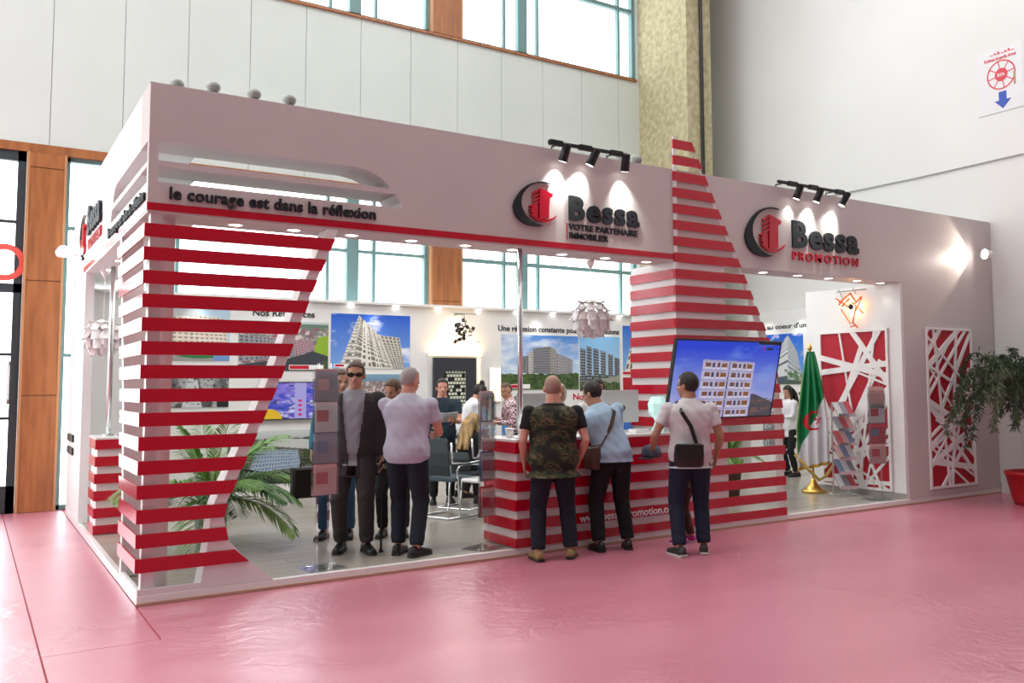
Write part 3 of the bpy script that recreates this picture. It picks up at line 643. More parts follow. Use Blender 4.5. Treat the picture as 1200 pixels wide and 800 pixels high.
def wall_text(st, label, w, h, f, m, cap='H'):
    p = f(w/2, 0, 0); t = thing('wall_lettering', label, 'lettering', p); lettering(st, w, h, 0.008, f, m, t, 0.016, name='letter', cap_ref=cap); return t
wall_text('Nos Références', 'words Nos References in dark letters above the left posters', .93, .095, FR(2.31, 2.69, 5.90), BLACKL)
wall_text('Une réflexion constante pour nos réalisations', 'line of dark lettering above the two right posters', 2.62, .095, FR(6.43, 2.58, 5.90), BLACKL)
wall_text('Lan', 'dark letters Lan on the white band below the posters', .30, .12, FR(6.63, 1.36, 5.90), BLACKL)
wall_text('Nos N', 'red letters Nos N on the white band below the posters', .50, .11, FR(7.98, 1.37, 5.90), RED)
wall_text("au coeur d'un", 'dark lettering above the curved tower poster', .97, .085, LF(4.46, 2.66, 11.50), BLACKL)
wall_text('en', 'small dark word below the curved tower poster', .16, .09, LF(3.72, 1.42, 11.50), BLACKL)

# ------------------------------------------------------------------ screens
def screen(label, name, art, W_, H_, M, bez=.015):
    t = thing(name, label, 'television', M @ Vector((W_/2, 0, 0)))
    f = lambda x, y, z: tuple(M @ Vector((x, -z, y)))
    B = MB()
    for a0, a1, b0, b1 in ((-bez, 0, -bez, H_+bez), (W_, W_+bez, -bez, H_+bez), (0, W_, -bez, 0), (0, W_, H_, H_+bez)): B.prism([(a0, b0), (a1, b0), (a1, b1), (a0, b1)], f, -0.04, .006)
    B.go('bezel', BLACK, t); MB().prism([(0, 0), (W_, 0), (W_, H_), (0, H_)], f, -.04, -.002).go('housing', BLACK, t)
    panel('display', art, f, t, SCREEN, 0.0005); return t
a = Art(1.58, .88, 230).grad((150, 175, 235), (12, 70, 225), .1, .9); a.clouds(2.5, 61, .5, .85, (120, 170, 250)); a.mix(np.clip((vnoise(a.u, a.v, 4, 66)-.45)*3, 0, 1)*np.clip(1.1-a.v*1.6, 0, 1)*.8, (196, 190, 235))
m_, ua, ub = a.quad([(.26, .0), (.76, .0), (.765, .72), (.26, .75)]); a.put(m_, (196, 192, 224))
for r_ in range(6):
    for c_ in range(2):
        for k_, (x0_, x1_, col_) in enumerate(((.10, .30, (120, 84, 74)), (.36, .46, (70, 74, 96)), (.54, .64, (112, 74, 66)), (.70, .92, (138, 92, 54)))):
            fa_ = (ua*2 - c_); fb = (ub*6 - r_)
            a.put(m_ & (fa_ > x0_) & (fa_ < x1_) & (fb > .22) & (fb < .74), col_); a.put(m_ & (fa_ > x0_) & (fa_ < x1_) & (fb > .08) & (fb < .26), (222, 220, 240))
a.put(m_ & (np.abs(ua-.5) < .012), (70, 74, 130)); a.put(m_ & ((ub*6) % 1 > .84), (168, 166, 206))
a.put(a.poly([(.765, 0), (1, 0), (1, .18), (.80, .30), (.77, .3)]), (70, 76, 84)); a.mix(np.clip((vnoise(a.u, a.v, 30, 68)-.5)*5, 0, 1)*(a.u > .77)*(a.v < .24), (120, 90, 84)); a.put((a.u > .78) & (a.v > .955), (14, 18, 34))
a.put((((a.u-.845)/.016)**2+((a.v-.90)/.03)**2 < 1) & ~(((a.u-.85)/.012)**2+((a.v-.90)/.022)**2 < 1), (190, 30, 60)); a.put((a.u > .87) & (a.u < .93) & (a.v > .885) & (a.v < .915), (20, 30, 60))
ang = math.atan2(.20, .85)
MT = Matrix.Translation((5.16, -0.075, 1.27)) @ Matrix.Rotation(ang, 4, 'X')
tv = screen('large television leaning forward on the red slats, showing a white apartment block', 'large_television', a, 1.58, .865, MT)
MB().box(5.7, 6.2, -.11, -.038, 1.5, 1.8).go('wall_bracket', BLACK, tv)
a = Art(.88, .53, 110).grad((96, 80, 205), (150, 130, 235)); a.mix(np.clip((vnoise(a.u, a.v*2, 6, 71)-.45)*4, 0, 1), (60, 80, 210)); a.mix(np.clip((vnoise(a.u, a.v*3, 8, 73)-.55)*6, 0, 1)*.8, (30, 30, 90)); a.mix(np.clip((vnoise(a.u, a.v*2, 7, 75)-.6)*6, 0, 1), (230, 225, 250))
a.put(np.abs(a.u-.66) < .10, (176, 170, 235))
for i in range(4): a.put((np.abs(a.u-.66)+np.abs(a.v-(.5-i*.13)) < .045), (210, 30, 110))
a.put(((a.u-.12)/.24)**2+((a.v-.0)/.28)**2 < 1, (235, 190, 20))
screen('small wall screen with a purple and yellow picture beside the potted palm', 'small_television', a, .88, .53, Matrix.Translation((2.44, 5.85, 1.17)))

# ------------------------------------------------------------------ niche with patterned picture, warm lit recess
nf = thing('wall_niche', 'warm lit picture niche frame on the rear wall around the dark framed pattern', 'niche', (5.65, 5.88, .9))
box('glow_board', 5.10, 6.12, 5.86, 5.899, .9, 2.18, WHITE, nf)
MB().box(5.12, 6.10, 5.83, 5.858, 2.135, 2.16).box(6.02, 6.05, 5.83, 5.858, .95, 2.13).go('light_strip', WARM, nf)
pc = thing('framed_pattern', 'dark square frame holding a pale woven lattice pattern on the rear wall', 'picture', (5.55, 5.80, .95))
B = MB()
for a0, a1, b0, b1 in ((5.17, 5.36, .95, 2.10), (5.75, 5.94, .95, 2.10), (5.36, 5.75, .95, 1.22), (5.36, 5.75, 1.88, 2.10)): B.box(a0, a1, 5.76, 5.82, b0, b1)
B.go('frame', mat('dark_slate', (.03, .035, .045), .5), pc); box('back_panel', 5.3, 5.8, 5.80, 5.82, 1.2, 1.9, BLACK, pc)
B = MB(); ph = PI/4
for i in range(7):
    for j in range(11):
        x = 5.385+i*.056+(.028 if j % 2 else 0); z = 1.245+j*.06
        if random.random() < .85: B.box(x, x+.036, 5.775, 5.80, z, z+.042)
tag(B.go('woven_pattern', mat('pale_pattern', (.72, .76, .62), .5), pc), None, None, kind='stuff')
ln = thing('wall_light_box', 'small warm glowing wall box left of the grey complex poster', 'lamp', (6.36, 5.88, 1.4))
box('box_body', 6.25, 6.47, 5.86, 5.899, 1.36, 1.94, WHITE, ln); box('lit_front', 6.26, 6.46, 5.852, 5.86, 1.37, 1.93, WARM, ln)
# black shard chandelier
ch = thing('shard_lamp', 'black shard cluster lamp hanging against the warm glow above the niche', 'lamp', (5.63, 5.62, 2.3))
def rndrot(r): return Matrix.Rotation(r.uniform(0, 2*PI), 3, Vector((r.uniform(-1, 1), r.uniform(-1, 1), r.uniform(-1, 1))).normalized())
r_ = random.Random(3)
for i in range(34):
    M_ = rndrot(r_); c = Vector((5.63+r_.gauss(0, .09), 5.60+r_.gauss(0, .06), 2.55+r_.gauss(0, .085)))
    q = MB().box(-.035, .035, -.028, .028, -.003, .003); MB().add([tuple(M_ @ Vector(v)+c) for v in q.V], q.F).go('shard', BLACK, ch)
MB().tube([(5.63, 5.6, 2.6), (5.63, 5.6, 2.80), (5.45, 5.6, 2.82), (5.85, 5.6, 2.82)], .008).tube([(5.6, 5.6, 2.82), (5.6, 5.9, 2.82)], .008).go('hanging_rod', GREYP, ch)
lb = bpy.data.lights.new('shard_bulb', 'POINT'); lb.energy = 6; lb.color = (1, .75, .45); lb.shadow_soft_size = .04; o = bpy.data.objects.new('shard_bulb', lb); o.location = (5.63, 5.72, 2.5); COL.objects.link(o)
ol = bpy.data.lights.new('niche_glow', 'AREA'); ol.energy = 5; ol.size = .9; ol.size_y = .05; ol.shape = 'RECTANGLE'; ol.color = (1, .62, .25); o = bpy.data.objects.new('niche_glow', ol); o.location = (5.62, 5.80, 2.2); o.rotation_euler = (math.radians(160), 0, 0); COL.objects.link(o)
# globe pendants of folded petals
PET = mat('translucent_white_petal', (.80, .80, .80), .3)
PET2 = mat('taupe_petal_back', (.62, .55, .54), .35)
def globe(name, label, c, R_, top):
    t = thing(name, label, 'lamp', (c[0], c[1], c[2]-R_), group=None)
    MB().ell(c, (.05, .05, .07)).go('bulb', mat('bulb_glass', (.9, .9, .88), .2, emit=(1, .95, .85), emit_s=.6), t, True)
    MB().tube([(c[0], c[1], c[2]+.05), (c[0], c[1], top)], .004, 6).go('cord', WHITE_G, t)
    MB().lathe([(.045, 0), (.05, -.02), (.02, -.08), (.004, -.1)], (c[0], c[1], top), 14).go('ceiling_cup', WHITE_G, t)
    me = {}
    for ri, th in enumerate((28, 55, 82, 108, 134)):
        nn = (6, 10, 12, 11, 8)[ri]
        for k in range(nn):
            ph = 2*PI*(k+.5*(ri % 2))/nn; th_ = math.radians(th)
            d = Vector((math.sin(th_)*math.cos(ph), math.sin(th_)*math.sin(ph), math.cos(th_)))
            e1 = Vector((-math.sin(ph), math.cos(ph), 0)); e2 = d.cross(e1)
            key = (ri, k % 2)
            s_ = R_*.25; tilt = .55 if k % 2 else .2
            n_ = (d*math.cos(tilt)+e2*math.sin(tilt)); e2b = n_.cross(e1)
            p = Vector(c)+d*R_*.93; V = []
            for (a_, b_, w_) in ((-1, -1, .85), (1, -1, .85), (1, 1, 1), (-1, 1, 1), (0, 1.25, 1), (0, -1.2, 1)):
                for h_ in (0, .006): V.append(tuple(p+e1*a_*s_*w_*.8+e2b*b_*s_*.9+n_*(h_-.02*abs(a_))))
            idx = [0, 5, 1, 2, 4, 3]
            F = [tuple(2*i_ for i_ in idx), tuple(2*i_+1 for i_ in idx[::-1])]+[(2*idx[i_], 2*idx[(i_+1) % 6], 2*idx[(i_+1) % 6]+1, 2*idx[i_]+1) for i_ in range(6)]
            link('petal', V, F, PET if (k+ri) % 3 else PET2, t)
    return t
globe('petal_globe_lamp', 'round pendant lamp of folded white and taupe petals over the reception counter', (4.52, .42, 2.36), .235, 3.005)
globe('petal_globe_lamp', 'round pendant lamp of folded pale petals over the side counter at the far left', (.16, 3.98, 2.22), .235, 3.005)
# orange stick lamp on the inner wall
og = thing('stick_lamp', 'orange stick wall lamp glowing above the inner red lattice panel', 'lamp', (9.38, .75, 2.6))
ORG = mat('orange_stick', (.75, .16, .04), .35); r_ = random.Random(9)
P_ = [((-.22, .08), (0, .20)), ((0, .20), (.06, .05)), ((-.24, .14), (-.05, .0)), ((-.22, -.02), (0, -.24)), ((0, -.24), (.06, .0)), ((.22, -.1), (.02, .06)), ((.04, .05), (.18, .14)), ((-.05, -.28), (.08, -.27)), ((-.02, .12), (-.14, .02)), ((-.1, .16), (-.26, .05)), ((.0, -.22), (.07, -.30)), ((.18, .12), (.05, -.05))]
for (a0, b0), (a1, b1) in P_: MB().tube([(9.30+r_.uniform(-.05, .05), .73-a0, 2.72+b0), (9.30+r_.uniform(-.05, .05), .73-a1, 2.72+b1)], .011, 6).go('stick', ORG, og)
MB().ell((9.28, .73, 2.72), (.035, .035, .04)).go('socket', BLACK, og, True)
for (yy, zz_) in ((.86, 2.78), (.58, 2.74), (.76, 2.62)): MB().ell((9.33, yy, zz_), (.02, .02, .03)).go('small_bulb', mat('amber_bulb', (1, .6, .2), .3, emit=(1, .5, .12), emit_s=12), og, True)
MB().tube([(9.34, .92, 2.86), (9.34, .99, 3.0)], .006).tube([(9.34, .68, 2.9), (9.34, .74, 3.0)], .006).box(9.3, 9.34, .5, 1.0, 2.95, 2.962).go('hanging_frame', GREYP, og)
lb = bpy.data.lights.new('stick_lamp_bulb', 'POINT'); lb.energy = 7; lb.color = (1, .6, .3); lb.shadow_soft_size = .03; o = bpy.data.objects.new('stick_lamp_bulb', lb); o.location = (9.30, .73, 2.70); COL.objects.link(o)

# ------------------------------------------------------------------ chrome poles
for x, y, lab in ((3.44, .12, 'slim chrome pole rising from the left corner of the reception counter'), (.20, 3.62, 'slim chrome pole rising from the side counter at the far left')):
    t = thing('chrome_pole', lab, 'pole', (x, y, 1.12)); MB().tube([(x, y, 1.122), (x, y, 3.005)], .026, 14).go('pole_tube', CHROME, t, True)
    MB().lathe([(.06, 0), (.06, .012), (.03, .02)], (x, y, 1.121)).go('pole_flange', CHROME, t)

# ------------------------------------------------------------------ spot lamps: two tracks, clamp lamps, floods
def track(label, x0, x1, xs_, aims, group):
    t = thing('spotlight_track', label, 'spotlight', ((x0+x1)/2, -.25, FZ1))
    MB().box(x0, x1, -.155, -.125, 4.055, 4.09, .004).go('track_rail', BLACK, t)
    for xx in (x0+.15, x1-.15): MB().tube([(xx, -.14, 4.075), (xx, .03, 4.08), (xx, .03, 4.052)], .010).go('bracket_arm', BLACK, t)
    for x, (ax, az, pw_) in zip(xs_, aims):
        MB().box(x-.17, x-.01, -.165, -.115, 4.045, 4.10, .006).go('driver_box', BLACK, t)
        o_ = Vector((x+.03, -.15, 4.03)); d = (Vector((ax, 0, az))-o_).normalized()
        h = MB().tube([o_-d*.05, o_-d*.045, o_+d*.13, o_+d*.135], [.03, .045, .048, .044], 14).go('lamp_head', BLACK, t, False)
        MB().tube([o_+d*.134, o_+d*.137], [.04, .04], 14).go('lens', LAMP, h)
        MB().tube([(x, -.14, 4.07), tuple(o_)], .012).go('swivel', BLACK, t)
        spot_light('track_spot', o_+d*.15, o_+d*1.0, pw_*1.7, 80, 1.0, (.93, 1, .95), .02)
track('black spotlight track with three lamps above the left logo', 3.62, 4.62, (3.80, 4.16, 4.56), ((3.78, 3.62, 24), (4.05, 3.62, 24), (4.64, 3.55, 28)), None)
track('black spotlight track with three lamps above the right logo', 6.90, 8.12, (7.25, 7.62, 8.12), ((7.2, 3.6, 7), (7.55, 3.6, 27), (7.97, 3.6, 27)), None)
for x, lab in ((.22, 'grey clamp lamp head on the fascia top, nearest the left corner'), (.50, 'grey clamp lamp on the fascia top, second from the left corner'), (.83, 'grey clamp lamp on the fascia top, third from the left corner'), (1.13, 'grey clamp lamp on the fascia top, fourth from the left corner'), (4.76, 'grey clamp lamp behind the left spotlight track, nearer the track'), (4.97, 'grey clamp lamp between the left spotlight track and the striped tower')):
    t = thing('clamp_lamp', lab, 'lamp', (x, .12, FZ1)); zz_ = FZ1+(-.03 if x == .22 else 0)
    MB().box(x-.02, x+.02, .10, .14, zz_+.001 if zz_ >= FZ1 else FZ1+.001, FZ1+.04).go('clamp', GREYP, t)
    MB().tube([(x, .10, FZ1+.05+(zz_-FZ1)), (x, .11, FZ1+.07+(zz_-FZ1)), (x, .16, FZ1+.09+(zz_-FZ1)), (x, .2, FZ1+.10+(zz_-FZ1))], [.03, .047, .05, .05], 14).go('lamp_head', GREYP, t, True)
def flood(label, c, aim, power, arm):
    t = thing('flood_lamp', label, 'lamp', c); d = (Vector(aim)-Vector(c)).normalized()
    MB().tube([Vector(c)-d*.06, Vector(c)-d*.05, Vector(c)+d*.04], [.02, .06, .075], 14).go('lamp_housing', WHITE_G, t)
    MB().tube([Vector(c)+d*.035, Vector(c)+d*.045], [.07, .07], 14).go('lit_lens', mat('flood_lens', (1, 1, 1), .3, emit=(1, .92, .85), emit_s=40), t)
    MB().tube(arm, .014).go('arm', WHITE_G, t); spot_light('flood', Vector(c)+d*.06, Vector(c)+d, power, 95, .25, (1, .88, .76), .03)
flood('glowing flood lamp on an arm at the right end of the fascia', (11.17, -.22, 3.50), (10.45, .05, 3.50), 42, [(11.20, -.2, 3.50), (11.42, -.15, 3.50), (11.42, .01, 3.50)])
flood('glowing flood lamp on an arm at the rear left end of the fascia', (-.20, 5.1, 3.33), (.0, 4.55, 3.42), 30, [(-.21, 5.14, 3.33), (-.2, 5.3, 3.33), (-.001, 5.3, 3.33)])

# ------------------------------------------------------------------ fire hose sign on the side wall
sg = thing('fire_hose_sign', 'painted fire hose sign with red wheel and blue arrow on the side wall', 'sign', (XR, -.3, 6.0))
SRED = mat('sign_red', (.62, .07, .09), .7); SBL = mat('sign_blue', (.05, .10, .42), .7); SW = mat('sign_white', (.71, .71, .72), .8)
SF = lambda a, b_, t: (XR-t, -a, 5.70+b_)
MB().prism([(-.10, 0), (.62, 0), (.62, .98), (-.10, .98)], SF, 0.001, .004).go('sign_ground', SW, sg)
def ringp(c, r0, r1, n=36): return [(c[0]+r1*math.cos(2*PI*k/n), c[1]+r1*math.sin(2*PI*k/n)) for k in range(n)], [(c[0]+r0*math.cos(2*PI*k/n), c[1]+r0*math.sin(2*PI*k/n)) for k in range(n)]
c = (.28, .56); o_, i_ = ringp(c, .205, .225); V, F = curve_mesh([o_, i_], .003); B = MB().add([SF(v[0], v[1], v[2]+.006) for v in V], F)
o_, i_ = ringp(c, .085, .10); V, F = curve_mesh([o_], .004); B.add([SF(v[0], v[1], v[2]+.006) for v in V], F)
for k in range(8):
    a_ = k*PI/4+.2; u_ = (math.cos(a_), math.sin(a_)); B.prism([(c[0]+u_[0]*.1-u_[1]*.007, c[1]+u_[1]*.1+u_[0]*.007), (c[0]+u_[0]*.1+u_[1]*.007, c[1]+u_[1]*.1-u_[0]*.007), (c[0]+u_[0]*.21+u_[1]*.007, c[1]+u_[1]*.21-u_[0]*.007), (c[0]+u_[0]*.21-u_[1]*.007, c[1]+u_[1]*.21+u_[0]*.007)], SF, .004, .0075)
B.go('hose_wheel', SRED, sg)
lettering('RIA', .12, .05, .003, lambda x, y, t: SF(.22+x, .535+y, .009+t), SW, sg, .02, each=False, name='wheel_letters')
lettering('Robinet Incendie Armé', .50, .05, .004, lambda x, y, t: SF(.02+x, .80+y, .004+t), SRED, sg, .02, each=False, name='sign_letters')
B = MB(); r_ = random.Random(4)
for k in range(7):
    x = .12+k*.055; B.prism([(x, .885+.01*(k % 2)), (x+.045, .88), (x+.045, .892), (x+.01, .90+.02*(k % 3))], SF, .004, .007)
B.go('script_marks', SRED, sg)
MB().prism([(.23, .30), (.35, .30), (.35, .17), (.42, .17), (.29, .04), (.16, .17), (.23, .17)], SF, .004, .008).go('arrow', SBL, sg)
MB().prism([(.47, .55), (.50, .55), (.50, .36), (.47, .36)], SF, .004, .008).go('hose_nozzle', mat('sign_ochre', (.45, .28, .12), .7), sg)
MB().prism([(-.10, -.01), (1.4, -.01), (1.4, 0), (-.10, 0)], SF, .001, .006).go('sign_line', JOINT, sg)
# ------------------------------------------------------------------ people
SKIN = mat('skin', (.50, .27, .18), .5, noise=(9, (.46, .23, .15), .4, .7, ONE)); SKIN_R = mat('reddish_skin', (.58, .28, .20), .5); SKIN_D = mat('tanned_skin', (.38, .19, .11), .5)
def cloth(name, c, c2=None, rough=.85): return mat(name, c, rough, noise=(6, c2 or tuple(v*.8 for v in c), .35, .7, ONE), bump=(7, .5, (1, 1, .6)), sheen=0)
CL = dict(charcoal=cloth('charcoal_wool', (.036, .030, .032)), lavender=cloth('pale_lavender_cotton', (.50, .50, .60)), denim=cloth('dark_denim', (.008, .011, .022)), blackc=cloth('black_cloth', (.006, .006, .007)),
    navy=cloth('navy_cotton', (.012, .028, .045)), whitec=cloth('white_cotton', (.72, .72, .74)), brown=cloth('brown_cloth', (.09, .065, .045)), blue=cloth('pale_blue_cotton', (.36, .50, .64)), bluejean=cloth('blue_jeans', (.03, .09, .17)),
    greyshirt=cloth('grey_check_shirt', (.32, .33, .38)), jean2=cloth('indigo_jeans', (.008, .014, .036)), teal=cloth('teal_cloth', (.02, .16, .24)), polo=cloth('off_white_knit', (.62, .60, .62)), offw=cloth('cream_scarf', (.70, .66, .60)), maroon=cloth('dark_brown_leggings', (.07, .035, .025)))
def camo_mat():
    m = cloth('camouflage_cloth', (.03, .035, .018)); nt = m.node_tree; b = nt.nodes['Principled BSDF']
    tc = nt.nodes.new('ShaderNodeTexCoord'); mp = nt.nodes.new('ShaderNodeMapping'); mp.inputs['Scale'].default_value = (1, 1, 1.7)
    n = nt.nodes.new('ShaderNodeTexNoise'); n.inputs['Scale'].default_value = 7; n.inputs['Detail'].default_value = 2; n.inputs['Distortion'].default_value = .25
    cr = nt.nodes.new('ShaderNodeValToRGB'); cr.color_ramp.interpolation = 'CONSTANT'; e = cr.color_ramp.elements
    e[0].position = 0; e[0].color = (.012, .012, .010, 1); e[1].position = .45; e[1].color = (.022, .036, .012, 1)
    for p, c in ((.52, (.10, .06, .03, 1)), (.57, (.014, .016, .010, 1)), (.62, (.045, .060, .020, 1)), (.67, (.12, .09, .055, 1))): x = e.new(p); x.color = c
    nt.links.new(tc.outputs['Object'], mp.inputs[0]); nt.links.new(mp.outputs[0], n.inputs['Vector']); nt.links.new(n.outputs['Fac'], cr.inputs[0]); nt.links.new(cr.outputs[0], b.inputs['Base Color']); return m
CL['camo'] = camo_mat()
def check_mat():
    m = cloth('checked_cotton', (.8, .8, .8)); nt = m.node_tree; b = nt.nodes['Principled BSDF']; tc = nt.nodes.new('ShaderNodeTexCoord'); ck = nt.nodes.new('ShaderNodeTexChecker')
    ck.inputs['Scale'].default_value = 34; ck.inputs['Color1'].default_value = (.70, .62, .64, 1); ck.inputs['Color2'].default_value = (.22, .03, .07, 1); nt.links.new(tc.outputs['Object'], ck.inputs[0]); nt.links.new(ck.outputs[0], b.inputs['Base Color']); return m
CL['check'] = check_mat()
HAIRM = dict(dark=mat('dark_hair', (.018, .012, .009), .55, bump=(60, .6, (1, 1, .3))), brown=mat('brown_hair', (.09, .05, .03), .55, bump=(60, .6, (1, 1, .3))), grey=mat('grey_hair', (.35, .33, .31), .6), blonde=mat('blonde_streaked_hair', (.50, .33, .13), .5, noise=(16, (.14, .075, .035), .35, .65, (1, 1, .15)), bump=(40, .6, (1, 1, .2))), stubble=mat('shaved_stubble', (.30, .19, .14), .7))
LEATH = mat('black_leather', (.012, .011, .011), .38); TANL = mat('tan_suede', (.30, .20, .085), .8); SOLE = mat('dark_rubber', (.03, .03, .03), .7); WSOLE = mat('white_rubber', (.6, .6, .58), .6); EYEM = mat('dark_eye', (.02, .015, .012), .2); LIPM = mat('lip', (.38, .13, .11), .5)

def remesh(V, F, vox, smooth=4, f=.5):
    me = bpy.data.meshes.new('r'); me.from_pydata(V, [], F); me.validate()
    bm = bmesh.new(); bm.from_mesh(me); bmesh.ops.recalc_face_normals(bm, faces=bm.faces); bm.to_mesh(me); bm.free()
    o = bpy.data.objects.new('r', me); md = o.modifiers.new('r', 'REMESH'); md.mode = 'VOXEL'; md.voxel_size = vox; md.use_smooth_shade = True
    if smooth: sm = o.modifiers.new('s', 'SMOOTH'); sm.factor = f; sm.iterations = smooth
    return _grab(o)
def ik(a, b, l1, l2, pole):
    a = Vector(a); b = Vector(b); d = b-a; L = min(d.length, (l1+l2)*.999); u = d.normalized(); x = (l1*l1-l2*l2+L*L)/(2*L); h = math.sqrt(max(0, l1*l1-x*x))
    p = Vector(pole); p = (p-u*p.dot(u)).normalized(); return a+u*x+p*h, a+u*L
def rings(mb, cs_, rs_, R, n=16, F_=None):
    """rings given by centre, (half x, half y) in frame of vectors R, F_"""
    out = []
    for i, (c, r) in enumerate(zip(cs_, rs_)):
        c = Vector(c); rr = R[i] if isinstance(R, list) else R; ff = F_[i] if isinstance(F_, list) else F_
        out.append([tuple(c+rr*(math.cos(2*PI*k/n)*r[0])+ff*(math.sin(2*PI*k/n)*r[1])) for k in range(n)])
    mb.loft(out)
def person(label, loc, heading, h=1.75, lean=0, side=0, twist=0, head=(0, 0, 0), lh=None, rh=None, feet=None, pelvis=None, belly=0, fem=False, top='polo', topm='polo', sleeve='short', legm='denim', shoe='black', hair='short', hairm='dark', skin=SKIN, face=True, vox=.0085, hemd=-.16, jacket=None, curl=1.0, legs_r=1.0, seated=False, glasses=False, noleg=False, wide=1.0):
    s = h/1.75; root = thing('person', label, 'person', loc, heading)
    th = math.radians(lean); sd = math.radians(side); tw_ = math.radians(twist)
    pz = .94*s if pelvis is None else pelvis; P = Vector((0, 0, pz)) if not seated else Vector((0, -.05, pz))
    up = Vector((math.sin(sd), math.sin(th)*math.cos(sd), math.cos(th)*math.cos(sd))).normalized()
    X = Vector((math.cos(tw_), math.sin(tw_), 0)); Rr = (X-up*X.dot(up)).normalized(); Fw = up.cross(Rr)
    def sp(d):   # spine point, bending gradually
        t = min(1, max(0, d/.25)); uu = (Vector((0, 0, 1))*(1-t)+up*t).normalized() if d > 0 else Vector((0, 0, 1)); return P+uu*(d*s)
    def fr(d):
        t = min(1, max(0, d/.25)); R_ = (Vector((1, 0, 0))*(1-t)+Rr*t).normalized(); U_ = (Vector((0, 0, 1))*(1-t)+up*t).normalized(); R_ = (R_-U_*R_.dot(U_)).normalized(); return R_, U_.cross(R_)
    sw = (.158 if fem else .176)*s*wide
    prof = [(-.10, .13, .095), (-.04, .165, .115), (.04, .165, .115), (.14, .138 if fem else .148, .10+belly*.6), (.24, .14 if fem else .153, .105+belly*.5), (.34, .155 if fem else .172, .118), (.42, .155 if fem else .174, .108), (.465, .140, .090), (.495, .100, .076), (.525, .066, .066), (.60, .054, .058), (.64, .05, .055)]
    prof = [(d, a*(wide if d < .48 else 1+(wide-1)*.5), b_*(1+(wide-1)*.7)) for d, a, b_ in prof]
    def torso(mb, infl, d0, d1, flare=0):
        ds = [p for p in prof if d0 <= p[0] <= d1]
        if d0 < ds[0][0]: ds = [(d0, prof[1][1]*(1+flare), prof[1][2]*(1+flare))]+ds
        out = []
        for d, a, b_ in ds:
            R_, F_ = fr(d); c = sp(d)+F_*(belly*.5*s if .05 < d < .3 else 0)
            out.append([tuple(c+R_*(math.cos(2*PI*k/18)*(a+infl)*s)+F_*(math.sin(2*PI*k/18)*(b_+infl)*s)) for k in range(18)])
        mb.loft(out)
    S = {}; E = {}; Wr = {}
    for sg_, key, tgt in ((-1, 'l', lh), (1, 'r', rh)):
        R_, F_ = fr(.45); S[key] = sp(.445)+R_*sg_*sw
        t = Vector(tgt) if tgt is not None else Vector((sg_*.25*s, .06*s, .84*s)) if not seated else Vector((sg_*.15, .3, pz+.15))
        E[key], Wr[key] = ik(S[key], t, .285*s, .255*s, (sg_*.5, -1, -.25))
    Hp = {'l': P+Vector((-.088*s, 0, -.02*s)), 'r': P+Vector((.088*s, 0, -.02*s))}
    feet = feet or ((-.11, 0, -8), (.11, .02, 8)); K = {}; A = {}; ft = {}
    for key, (fx, fy, fa_) in zip('lr', feet):
        fz = 0
        K[key], A[key] = ik(Hp[key], (fx, fy, .09*s+fz), .445*s, .42*s, (.15 if key == 'r' else -.15, 1, 0)); a_ = math.radians(-fa_); ft[key] = (Vector((math.cos(a_), math.sin(a_), 0)), Vector((-math.sin(a_), math.cos(a_), 0)))
    # head frame
    hy, hp_, hr_ = [math.radians(v) for v in head]; nk = sp(.56); R0, F0 = fr(.5)
    Hd = Matrix.Rotation(tw_*0+hy, 3, 'Z') @ Matrix.Rotation(hp_, 3, 'X') @ Matrix.Rotation(hr_, 3, 'Y')
    Hc = nk + (up*.080+Vector((0, 0, .018)))*s + (Hd @ Vector((0, .018, 0)))*s
    hs = s*(1.0 if fem else 1.06)
    B = MB(); torso(B, 0, -.10, .60)
    for key in 'lr':
        sg_ = -1 if key == 'l' else 1
        B.ell(S[key]-up*.01*s, (.060*s, .058*s, .06*s)); k_ = .86 if fem else 1
        B.tube([S[key], S[key].lerp(E[key], .3), S[key].lerp(E[key], .7), E[key], E[key].lerp(Wr[key], .25), E[key].lerp(Wr[key], .7), Wr[key]], [v*s*k_ for v in (.05, .053, .043, .038, .042, .031, .025)], 12)
        # hand
        fdir = (Wr[key]-E[key]).normalized(); ac = Vector((-sg_, 0, 0)); ac = (ac-fdir*ac.dot(fdir)).normalized(); wd_ = fdir.cross(ac).normalized()
        if wd_.y < 0: wd_ = -wd_
        pc_ = Wr[key]
        B.loft([[tuple(pc_+fdir*t*s+wd_*(math.cos(2*PI*k/10)*a_*s)+ac*(math.sin(2*PI*k/10)*b_*s)) for k in range(10)] for t, a_, b_ in ((-.02, .024, .018), (.03, .036, .016), (.07, .042, .014), (.09, .038, .012))])
        for q, (off, L_) in enumerate(((.031, .070), (.0105, .080), (-.0105, .074), (-.031, .058))):
            p0 = pc_+fdir*.08*s+wd_*off*s; a1 = .30*curl; p1 = p0+(fdir*math.cos(a1)+ac*math.sin(a1))*L_*.45*s; a2 = .85*curl; p2 = p1+(fdir*math.cos(a2)+ac*math.sin(a2))*L_*.32*s; a3 = 1.3*curl; p3 = p2+(fdir*math.cos(a3)+ac*math.sin(a3))*L_*.28*s
            B.tube([p0-fdir*.02*s, p0, p1, p2, p3], [.0095*s, .0092*s, .0088*s, .008*s, .0065*s], 8)
        t0 = pc_+fdir*.02*s+wd_*.028*s; B.tube([t0, t0+(fdir*.5+wd_*.75+ac*.3).normalized()*.04*s, t0+(fdir*.85+wd_*.55+ac*.45).normalized()*.075*s], [.013*s, .011*s, .0085*s], 8)
